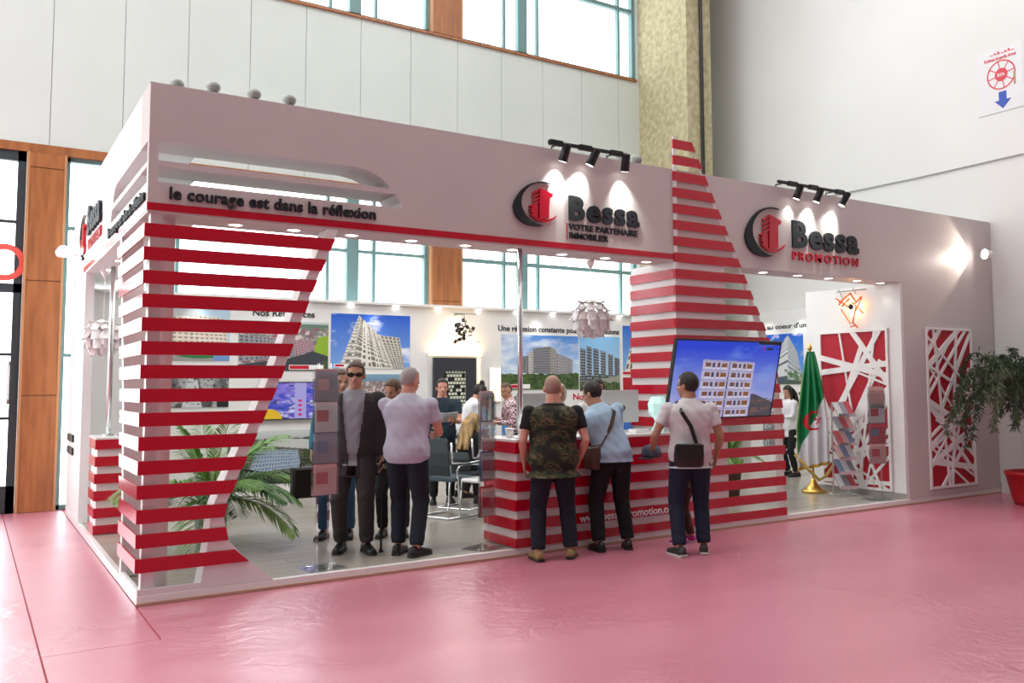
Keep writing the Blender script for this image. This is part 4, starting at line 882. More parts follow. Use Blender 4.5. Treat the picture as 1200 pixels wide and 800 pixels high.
        if not noleg:
            B.tube([Hp[key]+Vector((0, 0, .02)), Hp[key].lerp(K[key], .35), Hp[key].lerp(K[key], .8), K[key], K[key].lerp(A[key], .3), K[key].lerp(A[key], .75), A[key]+Vector((0, 0, -.02))], [v*s for v in (.085, .080, .058, .05, .054, .038, .034)], 12)
            R_, F_ = ft[key]; B.tube([A[key]+Vector((0, 0, -.03*s)), A[key]+F_*.08*s+Vector((0, 0, -.05*s))], [.032*s, .028*s], 10)
    def hp(v): return Hc+(Hd @ Vector(v))*hs
    M3 = Hd
    B.tube([sp(.50), nk+up*.02*s, hp((0, -.01, -.05))], [.066*s, .060*s, .056*s], 14)
    B.ell(hp((0, -.008, .03)), (.074*hs, .093*hs, .092*hs), 18, 12, M3); B.ell(hp((0, .022, -.035)), (.058*hs, .068*hs, .078*hs), 16, 10, M3); B.ell(hp((0, .058, -.088)), (.028*hs, .026*hs, .022*hs), 10, 8, M3)
    B.tube([hp((0, .080, .012)), hp((0, .093, -.012)), hp((0, .106, -.030)), hp((0, .088, -.040))], [.009*hs, .011*hs, .015*hs, .012*hs], 8)
    B.ell(hp((0, .076, .020)), (.048*hs, .014*hs, .010*hs), 10, 6, M3); B.ell(hp((0, .083, -.056)), (.024*hs, .012*hs, .010*hs), 10, 6, M3)
    for sg_ in (-1, 1): B.ell(hp((sg_*.077, -.006, -.008)), (.012*hs, .020*hs, .032*hs), 10, 8, M3); B.ell(hp((sg_*.036, .058, -.028)), (.020*hs, .018*hs, .018*hs), 10, 6, M3)
    V, F = remesh(B.V, B.F, vox, 3); link('body', V, F, skin, root, True, True)
    if face:
        for sg_ in (-1, 1):
            if not glasses: MB().ell(hp((sg_*.031, .080, .002)), (.012*hs, .007*hs, .007*hs), 8, 6, M3).go('eye', EYEM, root, True, True)
        MB().ell(hp((0, .093, -.057)), (.021*hs, .006*hs, .006*hs), 8, 6, M3).go('lips', LIPM, root, True, True)
    if glasses:
        G = MB()
        for sg_ in (-1, 1): G.ell(hp((sg_*.034, .094, .004)), (.032*hs, .007*hs, .022*hs), 12, 8, M3); G.tube([hp((sg_*.062, .088, .008)), hp((sg_*.082, .0, .008))], .004*hs, 6)
        G.tube([hp((-.02, .098, .010)), hp((.02, .098, .010))], .004*hs, 6); G.go('sunglasses', LEATH, root, True, True)
    # clothing
    vc = vox*1.45
    T = MB(); inf = .018
    torso(T, inf, hemd, .53 if top not in ('vest',) else .49, .10)
    arm = {'short': .62, 'long': 1.9, 'three': 1.3, 'none': .12}[sleeve]
    for key in 'lr':
        T.ell(S[key]-up*.008*s, (.072*s, .070*s, .069*s))
        if sleeve == 'none': continue
        pts = [S[key]-up*.008*s]; rr = [.060]
        if arm <= 1: pts += [S[key].lerp(E[key], arm*.5), S[key].lerp(E[key], arm)]; rr += [.064, .062]
        else: pts += [S[key].lerp(E[key], .5), E[key], E[key].lerp(Wr[key], .5*(arm-.1)), E[key].lerp(Wr[key], min(.96, arm-1))]; rr += [.058, .052, .045, .038]
        T.tube(pts, [v*s*(.9 if fem else 1) for v in rr], 12)
    if top in ('polo', 'shirt'):   # collar
        cpts = []
        for k in range(15):
            a_ = 2*PI*k/14; cpts.append(sp(.532)+R0*(math.cos(a_)*.060*s)+F0*(math.sin(a_)*.064*s)-up*(max(0, math.sin(a_))*.03*s))
        T.tube(cpts, .017*s, 6)
    V, F = remesh(T.V, T.F, vc, 4)
    V = np.array(V); n_ = np.sin(V[:, 2]*38+V[:, 0]*22)*np.sin(V[:, 0]*31+V[:, 1]*27+V[:, 2]*9)*.004; c0 = P.to_tuple(); dd = V-np.array([0, c0[1], 0]); rad = np.linalg.norm(dd[:, :2], axis=1)[:, None]+1e-6; V[:, :2] += dd[:, :2]/rad*n_[:, None]
    link({'polo': 'polo_shirt', 'shirt': 'shirt', 'tee': 't_shirt', 'vest': 'shirt', 'blouse': 'blouse'}[top], V, F, CL[topm], root, True, True)
    if jacket:
        jm, jl, jsl, openw = jacket; T = MB(); torso(T, .034, jl, .50, .16)
        for key in 'lr':
            T.ell(S[key]-up*.008*s, (.083*s, .081*s, .078*s)) if jsl else None
            if jsl: T.tube([S[key], S[key].lerp(E[key], .5), E[key], E[key].lerp(Wr[key], .5), E[key].lerp(Wr[key], .95)], [v*s for v in (.072, .070, .064, .056, .050)], 12)
        V, F = remesh(T.V, T.F, vc, 4); V = np.array(V)
        if openw:
            Fn = []
            for f in F:
                c = V[list(f)].mean(0); zz_ = (c[2]-P.z)/s; w = openw*(.6+.9*max(0, min(1, (zz_+.1)/.5))) if zz_ > -.30 else .05; r_l = (Vector(c)-sp(max(0, zz_))); x = r_l.dot(Rr); yv = r_l.dot(Fw)
                if yv > .03*s and abs(x) < w*s and (zz_ > jl+.02): continue
                Fn.append(f)
            F = Fn
        n_ = np.sin(V[:, 2]*30+V[:, 0]*18)*np.sin(V[:, 0]*25+V[:, 1]*21)*.003; V[:, 0] += n_
        o = link('jacket' if jsl else 'waistcoat', V, F, CL[jm], root, True, True); sm = o.modifiers.new('t', 'SOLIDIFY'); sm.thickness = .006
    if not noleg:
        T = MB(); torso(T, .010, -.10, .06)
        T.ell(P+Vector((0, 0, -.03*s)), (.165*s, .115*s, .09*s))
        for key in 'lr':
            T.tube([Hp[key]+Vector((0, 0, .02)), Hp[key].lerp(K[key], .4), K[key], K[key].lerp(A[key], .4), K[key].lerp(A[key], .97)], [v*s*legs_r for v in (.100, .092, .072, .067, .060)], 14)
        V, F = remesh(T.V, T.F, vc, 4); V = np.array(V)
        kz = K['l'].z; n_ = (np.sin(V[:, 2]*55+V[:, 0]*30)*.004)*(np.exp(-((V[:, 2]-kz)/.12)**2)+np.exp(-((V[:, 2]-.14)/.09)**2)); V[:, 1] += n_; V[:, 0] += n_*.6
        link('trousers', V, F, CL[legm], root, True, True)
        um, sm_ = {'black': (LEATH, SOLE), 'tan': (TANL, SOLE), 'trainer': (mat('dark_trainer', (.03, .035, .03), .6), WSOLE), 'magenta': (mat('magenta_trainer', (.55, .03, .25), .6), WSOLE), 'boot': (LEATH, SOLE)}[shoe]
        for key in 'lr':
            R_, F_ = ft[key]; a0 = A[key].copy(); a0.z -= .09*s
            if shoe == 'boot': pass
            prof_ = [(-.085, .028, .03, .05), (-.07, .036, .0, .085), (-.02, .038, .0, .095), (.03, .036, .0, .085), (.09, .043, .0, .062), (.14, .044, .0, .050), (.18, .034, .004, .042), (.195, .018, .012, .032)]
            rg = []; so = []
            for t, w_, zb, zt in prof_:
                c = a0+F_*t*s; rg.append([tuple(c+R_*(x*w_*s)+Vector((0, 0, (zb+.012+(zt-zb)*z)*s))) for x, z in ((-1, 0), (-1, .45), (-.7, .85), (0, 1), (.7, .85), (1, .45), (1, 0), (0, -.02))])
                so.append([tuple(c+R_*(x*(w_+.004)*s)+Vector((0, 0, (zb*.3+z)*s))) for x, z in ((-1, .001), (-1, .02), (1, .02), (1, .001))])
            o = MB().loft(rg).go('boot' if shoe == 'boot' else 'shoe', um, root, True, True); MB().loft(so).go('sole', sm_, o, False, True)
    # hair
    def cap(infl, front, low, mt, name='hair', cov=None, ears=True):
        B2 = MB().ell((0, 0, 0), (1, 1, 1), 40, 28); V = []
        for v in B2.V:
            x, y, z = v; L_ = (1+infl); p = Vector((x*.074*L_, -.008+y*.093*L_, .028+z*.092*L_)); hide = (p.y > front and p.z < .062+.018*(1-abs(p.x)/.075)) or p.z < low or (p.y > -.02 and p.z < -.0 and ears)
            if hide: p = Vector((p.x*.72, p.y*.72-.002, p.z*.72))
            else: p += Vector((x, y, z))*.003*math.sin(p.x*210)*math.sin(p.z*190+p.y*150)
            V.append(tuple(hp(p)))
        link(name, V, B2.F, mt, root, True, True)
    hm = HAIRM[hairm]
    if hair == 'short': cap(.10, .045, -.055, hm)
    elif hair == 'shaved': cap(.015, .035, -.045, hm)
    elif hair == 'fringe': cap(.05, -.01, -.045, hm); 
    elif hair in ('long', 'bun'):
        cap(.14, .05, -.07, hm)
        T = MB()
        if hair == 'bun': T.ell(hp((0, -.04, .145)), (.042*hs, .042*hs, .038*hs)); T.ell(hp((0, -.02, .12)), (.04*hs, .04*hs, .03*hs))
        else:
            for x in (-.05, -.02, .02, .05): T.tube([hp((x, -.06, .05)), hp((x*1.4, -.10, -.06)), sp(.40)+R0*x*1.5*s-F0*.135*s, sp(.22)+R0*x*1.8*s-F0*.14*s], [.04*hs, .045*hs, .04*hs, .02*hs], 10)
            for sg_ in (-1, 1): T.tube([hp((sg_*.07, .0, .04)), hp((sg_*.08, .0, -.06)), sp(.42)+R0*sg_*.09*s+F0*.03*s], [.02*hs, .028*hs, .02*hs], 8)
        V, F = remesh(T.V, T.F, .01, 2); link('hair_bun' if hair == 'bun' else 'long_hair', V, F, hm, root, True, True)
    elif hair == 'hijab':
        B2 = MB().ell((0, 0, 0), (1, 1, 1), 36, 26); V = []
        for x, y, z in B2.V:
            p = Vector((x*.092, -.006+y*.108, -.005+z*.135)); 
            if y > .45 and abs(x) < .55 and -.62 < z < .62: p = Vector((p.x*.8, p.y*.55, p.z*.8))
            V.append(tuple(hp(p)))
        link('headscarf', V, B2.F, CL['offw'], root, True, True)
    return dict(root=root, P=P, S=S, E=E, W=Wr, sp=sp, R=Rr, F=Fw, up=up, s=s, hp=hp, h=heading, loc=Vector(loc))
def world(p, v): return p['loc']+Matrix.Rotation(p['h'], 3, 'Z') @ Vector(v)
D = math.radians
FLR = PZ+.001
p_suit = person('man in charcoal suit and sunglasses facing out beside the clear brochure rack', (2.0, .82, FLR), D(152), 1.84, lean=-2, head=(4, 0, 0), lh=(-.27, .04, .86), rh=(.27, .08, .88), feet=((-.13, .05, -25), (.12, -.02, 6)), top='shirt', topm='greyshirt', sleeve='short', legm='charcoal', jacket=('charcoal', -.26, True, .07), hair='short', hairm='brown', glasses=True, skin=SKIN, belly=.02, wide=1.14, legs_r=1.1)
p_bald = person('bald man in pale lavender polo and dark jeans standing with back turned', (2.33, .34, FLR), D(-38), 1.78, lean=5, head=(-28, -14, 0), lh=(-.02, .36, 1.14), rh=(.20, .34, 1.10), feet=((-.09, .06, 5), (.11, -.06, 28)), topm='lavender', legm='denim', hair='fringe', hairm='grey', skin=SKIN_R, belly=.035, hemd=-.10, wide=1.22, legs_r=1.12)
p_brown = person('person in brown jacket and dark trousers between suited man and bald man', (2.66, 1.42, FLR), D(150), 1.68, lean=6, head=(-30, -18, 0), top='shirt', topm='brown', sleeve='long', legm='blackc', hair='short', hairm='brown', jacket=('brown', -.2, True, 0), vox=.010, rh=(.12, .34, 1.1))
p_behind = person('person in teal top and blue jeans mostly hidden behind the suited man', (2.14, 1.66, FLR), D(150), 1.78, head=(30, -5, 0), top='shirt', topm='teal', sleeve='long', legm='bluejean', hair='short', hairm='brown', vox=.010, rh=(.25, .10, .90), feet=((-.12, 0, -5), (.14, .02, 10)))
p_camo = person('shaven-headed man in camouflage waistcoat and tan shoes at the reception counter', (3.53, -.34, 0), D(-26), 1.76, lean=1, head=(4, 2, 0), lh=(-.27, .10, .90), rh=(.27, .12, .93), feet=((-.15, -.02, -14), (.17, .06, 16)), top='tee', topm='blackc', legm='denim', jacket=('camo', -.17, False, 0), hair='shaved', hairm='stubble', shoe='tan', skin=SKIN_R, legs_r=1.16, belly=.02, wide=1.28)
p_blue = person('man in pale blue shirt with brown shoulder strap leaning on the counter', (4.28, -.27, 0), D(-14), 1.74, lean=13, side=-13, head=(40, -18, 0), lh=(-.36, .40, 1.16), rh=(.05, .44, 1.15), feet=((-.16, -.02, -6), (.16, .0, 14)), top='shirt', topm='blue', sleeve='three', legm='blackc', hair='short', skin=SKIN, legs_r=1.15, hemd=-.06, wide=1.18)
p_polo = person('man in off-white polo with black shoulder bag watching the television', (4.74, -.92, 0), D(-30), 1.78, lean=0, head=(48, 2, 0), lh=(-.34, .18, 1.00), rh=(.28, .12, .92), feet=((-.13, -.06, -22), (.13, .05, 12)), topm='polo', legm='jean2', hair='short', shoe='trainer', skin=SKIN_D, hemd=-.12, wide=1.18, legs_r=1.12)
p_mag = person('child in dark leggings and magenta shoes hidden behind the man in white polo', (5.13, -.42, 0), D(20), 1.28, top='tee', topm='maroon', legm='maroon', shoe='magenta', hair='short', vox=.010, face=False)
p_navy = person('man in navy t-shirt standing in front of the dark framed pattern holding papers', (4.22, 3.50, FLR), D(160), 1.69, head=(0, 0, 0), lh=(-.12, .33, 1.12), rh=(.12, .33, 1.12), top='tee', topm='navy', legm='blackc', hair='short', skin=SKIN_R, vox=.010, wide=1.15)
p_bun = person('woman with dark hair bun and white shirt bending over the desk', (4.72, 3.90, FLR), D(-100), 1.68, lean=24, head=(0, -30, 0), lh=(-.12, .42, 1.05), rh=(.15, .42, 1.05), top='shirt', topm='whitec', sleeve='long', legm='blackc', hair='bun', fem=True, vox=.010)
p_chk = person('person in red and white checked shirt facing the woman with the bun', (5.42, 3.55, FLR), D(80), 1.66, lean=14, head=(20, -16, 0), lh=(-.12, .36, 1.05), rh=(.15, .34, 1.1), top='shirt', topm='check', sleeve='long', legm='blackc', hair='fringe', hairm='brown', fem=True, vox=.010)
p_hij = person('woman in cream headscarf standing behind the reception counter', (4.42, .92, FLR), D(178), 1.62, top='blouse', topm='offw', sleeve='long', legm='blackc', hair='hijab', fem=True, vox=.010, head=(-15, 0, 0))
p_fc = person('person behind the counter, face half hidden by the man in blue', (5.00, .98, FLR), D(150), 1.66, top='shirt', topm='whitec', sleeve='long', legm='blackc', hair='short', vox=.010)
p_mon = person('dark-haired person behind the counter by the white monitor near the tower', (5.22, 1.30, FLR), D(-160), 1.62, top='shirt', topm='blackc', sleeve='long', legm='blackc', hair='short', vox=.011, head=(0, -15, 0))
p_rw = person('woman in white top and black trousers standing inside near the flag', (10.52, 3.02, FLR), D(75), 1.56, lean=4, head=(10, -16, 0), lh=(-.10, .32, 1.0), rh=(.10, .34, .98), top='blouse', topm='whitec', sleeve='three', legm='blackc', hair='long', hairm='dark', fem=True, vox=.010, jacket=('whitec', -.2, False, 0))
p_sit = person('seated woman with long blonde streaked hair, black clothes and black boots', (4.34, 2.98, FLR), D(-62), 1.64, lean=16, pelvis=.50, seated=True, feet=((-.08, .36, -5), (.10, .26, 5)), lh=(-.12, .34, .72), rh=(.12, .36, .72), head=(-5, -18, 0), top='shirt', topm='blackc', sleeve='long', legm='blackc', hair='long', hairm='blonde', shoe='boot', fem=True, vox=.010)

# ------------------------------------------------------------------ carried things
def sub_tube(name, P_, r, m, root, n=8): return MB().tube(P_, r, n).go(name, m, root)
def shoulder_bag(label, p, sgn_sh, bag_local, size, m, strapm, rz=0):
    c = world(p, bag_local); t = thing('shoulder_bag', label, 'bag', (c.x, c.y, c.z-size[2]/2)); s = p['s']
    hw, hd, hh = size[0]/2, size[1]/2, size[2]/2
    M_ = Matrix.Rotation(p['h']+rz, 3, 'Z'); B = MB(); R_ = []
    for z, k in ((-hh, .82), (-hh*.85, 1), (0, 1.04), (hh*.8, .98), (hh, .85)):
        R_.append([tuple(c+M_ @ Vector((x*hw*k, y*hd*k, z))) for x, y in ((-1, -.6), (-.85, -1), (.85, -1), (1, -.6), (1, .6), (.85, 1), (-.85, 1), (-1, .6))])
    B.loft(R_).go('bag_body', m, t, True)
    fl_ = MB().loft([[tuple(c+M_ @ Vector((x*hw*.98, y-hd*1.06, z))) for x, y in ((-1, -.006), (1, -.006), (1, .004), (-1, .004))] for z in (hh*.95, -hh*.05)]).go('bag_flap', m, t)
    pts = []
    S_ = p['sp'](.47)+p['R']*(sgn_sh*.125*s); top = S_+p['up']*.04*s
    ctr = bag_local
    a_ = Vector((ctr[0]-sgn_sh*hw*.6, ctr[1]+.02, ctr[2]+hh*.85)); mid = p['sp'](.28)+p['R']*(sgn_sh*.02)-p['F']*(.150*s); up1 = p['sp'](.41)+p['R']*(sgn_sh*.105)-p['F']*(.146*s); low = p['sp'](.12)-p['F']*(.145*s)+p['R']*(-sgn_sh*.03)
    front = [p['sp'](.42)+p['R']*(sgn_sh*.05)+p['F']*(.15*s), p['sp'](.25)+p['F']*(.155*s), p['sp'](.1)+p['F']*.12*s-p['R']*(sgn_sh*.13), a_+Vector((0, .02, 0))]
    P_ = [a_, (low+a_)/2 if ctr[1] < 0 else p['sp'](.1)-p['F']*.13*s-p['R']*sgn_sh*.14, mid, up1, top]+front
    W_ = [world(p, v) for v in P_]; V = []; 
    B = MB(); R_ = []
    dm = (M_ @ Vector((1, 0, .25))).normalized()
    for i, w in enumerate(W_):
        tdir = (W_[min(i+1, len(W_)-1)]-W_[max(i-1, 0)]).normalized(); outw = (w-(p['loc']+Vector((0, 0, w.z-p['loc'].z)))); outw.z = .3 if i == 4 else 0; outw = (outw-tdir*outw.dot(tdir)).normalized(); sd = tdir.cross(outw).normalized()
        R_.append([tuple(w+sd*a*.019+outw*b*.004) for a, b in ((-1, -1), (1, -1), (1, 1), (-1, 1))])
    B.loft(R_).go('strap', strapm, t); return t
BRL = mat('brown_leather', (.07, .04, .025), .5)
shoulder_bag('black shoulder bag hanging at the back of the man in white polo', p_polo, -1, (-.06, -.235, .97), (.27, .09, .22), LEATH, LEATH)
shoulder_bag('brown shoulder bag hanging at the hip of the man in blue shirt', p_blue, 1, (-.24, -.04, .92), (.10, .22, .22), BRL, BRL)
def at_hand(p, key, off): return world(p, p['W'][key]+Vector(off))
c = at_hand(p_polo, 'l', (.0, .07, -.05)); t = thing('cap', 'dark checked cap held by the man in white polo', 'cap', c)
B = MB(); B.loft([[(c.x+math.cos(a_)*r*1.1, c.y+math.sin(a_)*r, c.z+z) for a_ in [2*PI*k/16 for k in range(16)]] for r, z in ((.085, -.03), (.098, .0), (.09, .05), (.06, .085), (.01, .098))]).go('cap_crown', cloth('dark_plaid', (.035, .04, .07), (.12, .12, .16)), t, True)
B = MB(); B.loft([[(c.x+math.cos(a_)*r*1.1-.10, c.y+math.sin(a_)*r-.03, c.z-.035+z) for a_ in [2*PI*k/16 for k in range(16)]] for r, z in ((.07, -.004), (.07, .004))]).go('cap_brim', CL['navy'], t)
c = at_hand(p_behind, 'r', (.03, .05, -.30)); t = thing('briefcase', 'black bag held low behind the suited man', 'bag', (c.x, c.y, c.z-.16))
MB().box(c.x-.17, c.x+.17, c.y-.06, c.y+.06, c.z-.16, c.z+.15, .02).go('bag_body', LEATH, t); MB().tube([(c.x-.08, c.y, c.z+.148), (c.x-.07, c.y, c.z+.23), (c.x+.07, c.y, c.z+.23), (c.x+.08, c.y, c.z+.148)], .010).go('bag_handle', LEATH, t)
c = at_hand(p_suit, 'l', (.0, .04, -.05)); t = thing('walking_stick', 'thin black walking stick held by the suited man', 'stick', (c.x, c.y, FLR))
MB().tube([(c.x, c.y, FLR+.02), (c.x, c.y, c.z)], [.011, .012]).go('stick_shaft', BLACK, t); MB().tube([(c.x, c.y, FLR), (c.x, c.y, FLR+.03)], [.024, .018]).go('stick_tip', SOLE, t); MB().tube([(c.x-.05, c.y, c.z+.02), (c.x, c.y, c.z), (c.x+.05, c.y, c.z+.0)], .013).go('stick_handle', BLACK, t)
c = world(p_navy, (0, .40, 1.15)); t = thing('open_brochure', 'open brochure held by the man in navy t-shirt', 'brochure', c)
for sg_, nm in ((-1, 'left_page'), (1, 'right_page')):
    M_ = Matrix.Rotation(p_navy['h'], 3, 'Z') @ Matrix.Rotation(D(35), 3, 'X'); MB().add([tuple(c+M_ @ Vector(v)) for v in ((0, -.11, 0), (sg_*.16, -.11, .02), (sg_*.16, .11, .02), (0, .11, 0), (0, -.11, .004), (sg_*.16, -.11, .024), (sg_*.16, .11, .024), (0, .11, .004))], [(0, 1, 2, 3), (4, 7, 6, 5), (0, 4, 5, 1), (1, 5, 6, 2), (2, 6, 7, 3), (3, 7, 4, 0)]).go('page', mat('brochure_page', (.55, .58, .62), .4), t)

# ------------------------------------------------------------------ chairs, desk, counter things
def chair(label, loc, rz, mesh_m, seat_m, frame_m, bk=1.0):
    t = thing('visitor_chair', label, 'chair', loc, rz)
    L = dict(local=True)
    MB().box(-.24, .24, -.22, .24, .43, .475, .02).go('seat', seat_m, t, **L)
    R_ = []
    for z, y, w in ((.50, -.23, .20), (.62, -.27, .23), (.78, -.29, .235), (.92, -.28, .21), (.95, -.275, .18)): z = .5+(z-.5)*bk; R_.append([(-w, y-.012, z), (w, y-.012, z), (w, y+.012, z), (-w, y+.012, z)])
    MB().loft(R_).go('backrest', mesh_m, t, **L)
    for sx in (-1, 1):
        MB().tube([(sx*.26, -.27, .90), (sx*.27, -.26, .66), (sx*.27, .20, .62), (sx*.26, .27, .56), (sx*.25, .25, .42), (sx*.25, .22, .03), (sx*.25, .18, .014), (sx*.25, -.28, .014)], .013).go('leg', frame_m, t, smooth=True, **L)
        MB().box(sx*.27-.025, sx*.27+.025, -.20, .16, .625, .645, .006).go('armrest', BLACK, t, **L)
    MB().tube([(-.25, -.28, .014), (.25, -.28, .014)], .013).go('floor_bar', frame_m, t, **L)
    return t
GREY_MESH = mat('dark_mesh_fabric', (.02, .03, .035), .6); SEATB = mat('blue_grey_seat', (.05, .075, .09), .7)
chair('black mesh visitor chair with chrome sled base, empty, beside the bald man', (3.80, 2.38, FLR), D(-70), GREY_MESH, SEATB, CHROME)
chair('white plastic chair with chrome frame behind the counter brochure rack', (4.08, 1.95, FLR), D(110), WHITE_G, WHITE_G, CHROME)
chair('dark chair under the seated blonde woman', (4.32, 2.96, FLR), D(-62), GREY_MESH, GREY_MESH, CHROME, .5)
dk = thing('meeting_desk', 'small white meeting desk between the bun woman and the checked shirt person', 'desk', (5.3, 3.95, FLR)); MB().box(5.06, 5.60, 3.86, 4.25, .76, .80, .006).go('desktop', WHITE_G, dk)
for x in (5.1, 5.56):
    for y in (3.9, 4.21): MB().tube([(x, y, FLR), (x, y, .762)], .018).go('leg', CHROME, dk)
def monitor(label, c, rz, w=.50, h=.32, emblem_=False, m=None):
    t = thing('desktop_monitor', label, 'monitor', (c[0], c[1], 1.121), rz); m = m or WHITE_G
    MB().box(-w/2, w/2, -.012, .012, .10, .10+h, .008).go('monitor_shell', m, t, local=True)
    MB().box(-w/2+.015, w/2-.015, .012, .014, .12, .10+h-.015).go('display', BLACK, t, local=True)
    MB().box(-.02, .02, -.04, -.012, .012, .24, .004).go('monitor_neck', m, t, local=True); MB().box(-.10, .10, -.11, .06, 0, .012, .004).go('monitor_base', m, t, local=True)
    if emblem_: MB().ell((0.05, -.014, .26), (.022, .004, .03)).go('round_mark', BLACK, t, True, True)
    return t
GM = mat('silver_monitor_back', (.50, .52, .52), .35)
monitor('silver monitor seen from behind, beside the chrome pole on the counter', (3.75, .42), D(0), .36, .34, False, GM)
monitor('large white monitor seen from behind at the middle of the counter', (4.93, .46), D(4), .56, .36, True, mat('white_monitor', (.74, .80, .80), .3))
t = thing('cup', 'small white cup near the left corner of the counter', 'cup', (3.42, .30, 1.121)); MB().lathe([(.03, 0), (.038, .04), (.045, .085), (.041, .085), (.034, .01)], (3.42, .30, 1.121), 18).go('cup_body', WHITE_G, t, True); MB().lathe([(.047, .08), (.047, .092), (.03, .096), (.001, .096)], (3.42, .30, 1.121), 18).go('cup_lid', WHITE_G, t)
FAC = mat('translucent_faceted_shade', (.62, .86, .82), .2, emit=(.75, 1, .96), emit_s=.35, trans=.3)
x, y = 5.22, .15; t = thing('faceted_table_lamp', 'pale green faceted table lamp on the counter beside the television', 'lamp', (x, y, 1.121))
MB().lathe([(.06, 0), (.07, .02), (.05, .05), (.032, .11), (.04, .14)], (x, y, 1.121), 8).go('lamp_base', FAC, t)
MB().lathe([(.04, .14), (.10, .21), (.11, .31), (.07, .385), (.001, .39)], (x, y, 1.121), 7).go('lamp_shade', FAC, t)
t = thing('leaflet_block', 'stack of white leaflets on the counter right of the white monitor', 'leaflets', (4.95, .15, 1.121)); MB().box(4.86, 5.04, .08, .22, 1.121, 1.160, .003).go('leaflet_stack', WHITE_G, t)
t = thing('table_lamp', 'black shaded table lamp on the side counter at the left', 'lamp', (.52, 3.62, 1.116)); MB().lathe([(.07, 0), (.07, .015), (.012, .03), (.012, .22)], (.52, 3.62, 1.116), 16).go('lamp_stand', CHROME, t); MB().lathe([(.11, .22), (.095, .40)], (.52, 3.62, 1.116), 20).go('lamp_shade', mat('dark_green_shade', (.02, .035, .03), .6), t)
t = thing('cone_ornament', 'silver cone ornament on the side counter beside the lamp', 'ornament', (.37, 3.54, 1.116)); MB().lathe([(.085, 0), (.085, .015), (.05, .03), (.012, .30), (.001, .31)], (.37, 3.54, 1.116), 18).go('cone', mat('dark_cone', (.10, .11, .12), .2, metal=.8), t, True); MB().lathe([(.09, 0), (.09, .006)], (.37, 3.54, 1.1161), 18).go('cone_base', BLACK, t)

# ------------------------------------------------------------------ brochure racks
PAPER = [mat('brochure_%s' % n, c, .4) for n, c in (('white', (.66, .66, .68)), ('red', (.55, .10, .12)), ('blue', (.20, .27, .42)), ('dark', (.30, .31, .36)), ('pink', (.66, .42, .40)))]
def clear_rack(label, x, y, zs, rz, z0=FLR, pole=True, dark=(1, 3)):
    t = thing('brochure_rack', label, 'rack', (x, y, z0), rz); L = dict(local=True); top = zs[-1]+.34
    for sx in (-1, 1): MB().tube([(sx*.055, 0, .01), (sx*.055, 0, top-z0)], .012).go('clear_upright', ACRYL, t, **L)
    MB().box(-.17, .17, -.15, .15, 0, .012, .003).go('base_plate', ACRYL, t, **L)
    for i, z in enumerate(zs):
        z -= z0; p = MB().box(-.115, .115, -.065, -.060, z, z+.24).box(-.115, .115, -.012, -.008, z, z+.28).box(-.115, .115, -.06, -.012, z, z+.005).box(-.115, -.111, -.06, -.012, z, z+.2).box(.111, .115, -.06, -.012, z, z+.2).go('clear_pocket', ACRYL, t, **L)
        m = PAPER[(3 if i in dark else (4, 1, 0)[i % 3])]
        for k in range(2): MB().box(-.105, .105, -.050+k*.018, -.042+k*.018, z+.007, z+.27+k*.02).go('brochure', m if k == 0 else PAPER[(i+k) % 5], p, **L)
        MB().box(-.09, .02, -.0515, -.0502, z+.10, z+.2).go('brochure_print', PAPER[(1, 2, 1, 4)[i % 4]], p, **L)
    return t
clear_rack('tall clear acrylic brochure rack in front of the suited man', 1.50, .24, (.70, .97, 1.24, 1.51), D(8), dark=(1, 3))
clear_rack('tall clear acrylic brochure rack against the left end of the counter', 3.10, .24, (.38, .72, 1.02, 1.30), D(25), dark=(1, 3))
zr = thing('magazine_stand', 'zigzag chrome magazine stand full of brochures beside the flag', 'rack', (9.13, .82, FLR), D(-20)); L = dict(local=True)
for sx in (-1, 1):
    P_ = [(sx*.13, .10, .01), (sx*.13, -.12, .06)]
    for k in range(6): P_ += [(sx*.13, -.10+.0, .10+k*.2), (sx*.13, .03, .28+k*.2)]
    MB().tube([(sx*.13, .16, .012), (sx*.13, -.16, .012)], .012).go('floor_runner', CHROME, zr, **L); MB().tube([(sx*.13, .06, .012), (sx*.13, .05, 1.30)], .012).go('upright', CHROME, zr, **L)
for k in range(6):
    z = .10+k*.2; tr = MB().add([(-.13, -.13, z), (.13, -.13, z), (.13, .04, z+.16), (-.13, .04, z+.16), (-.13, -.13, z+.006), (.13, -.13, z+.006), (.13, .04, z+.166), (-.13, .04, z+.166)], [(0, 3, 2, 1), (4, 5, 6, 7), (0, 1, 5, 4), (1, 2, 6, 5), (2, 3, 7, 6), (3, 0, 4, 7)]).box(-.13, .13, -.145, -.13, z, z+.045).go('tray', CHROME, zr, **L)
    for j in range(3):
        x0 = -.127+j*.086; dz = .012+.004*j; MB().add([(x0, -.125, z+dz), (x0+.082, -.125, z+dz), (x0+.082, .045, z+.175+dz), (x0, .045, z+.175+dz), (x0, -.125, z+dz+.012), (x0+.082, -.125, z+dz+.012), (x0+.082, .045, z+.187+dz), (x0, .045, z+.187+dz)], [(0, 3, 2, 1), (4, 5, 6, 7), (0, 1, 5, 4), (1, 2, 6, 5), (2, 3, 7, 6), (3, 0, 4, 7)]).go('brochure', PAPER[(k*2+j*3) % 5], tr, **L)
clear_rack('slim clear brochure rack standing at the right edge of the inner lattice', 9.12, .25, (.55, .82, 1.09, 1.30), D(-30), dark=())

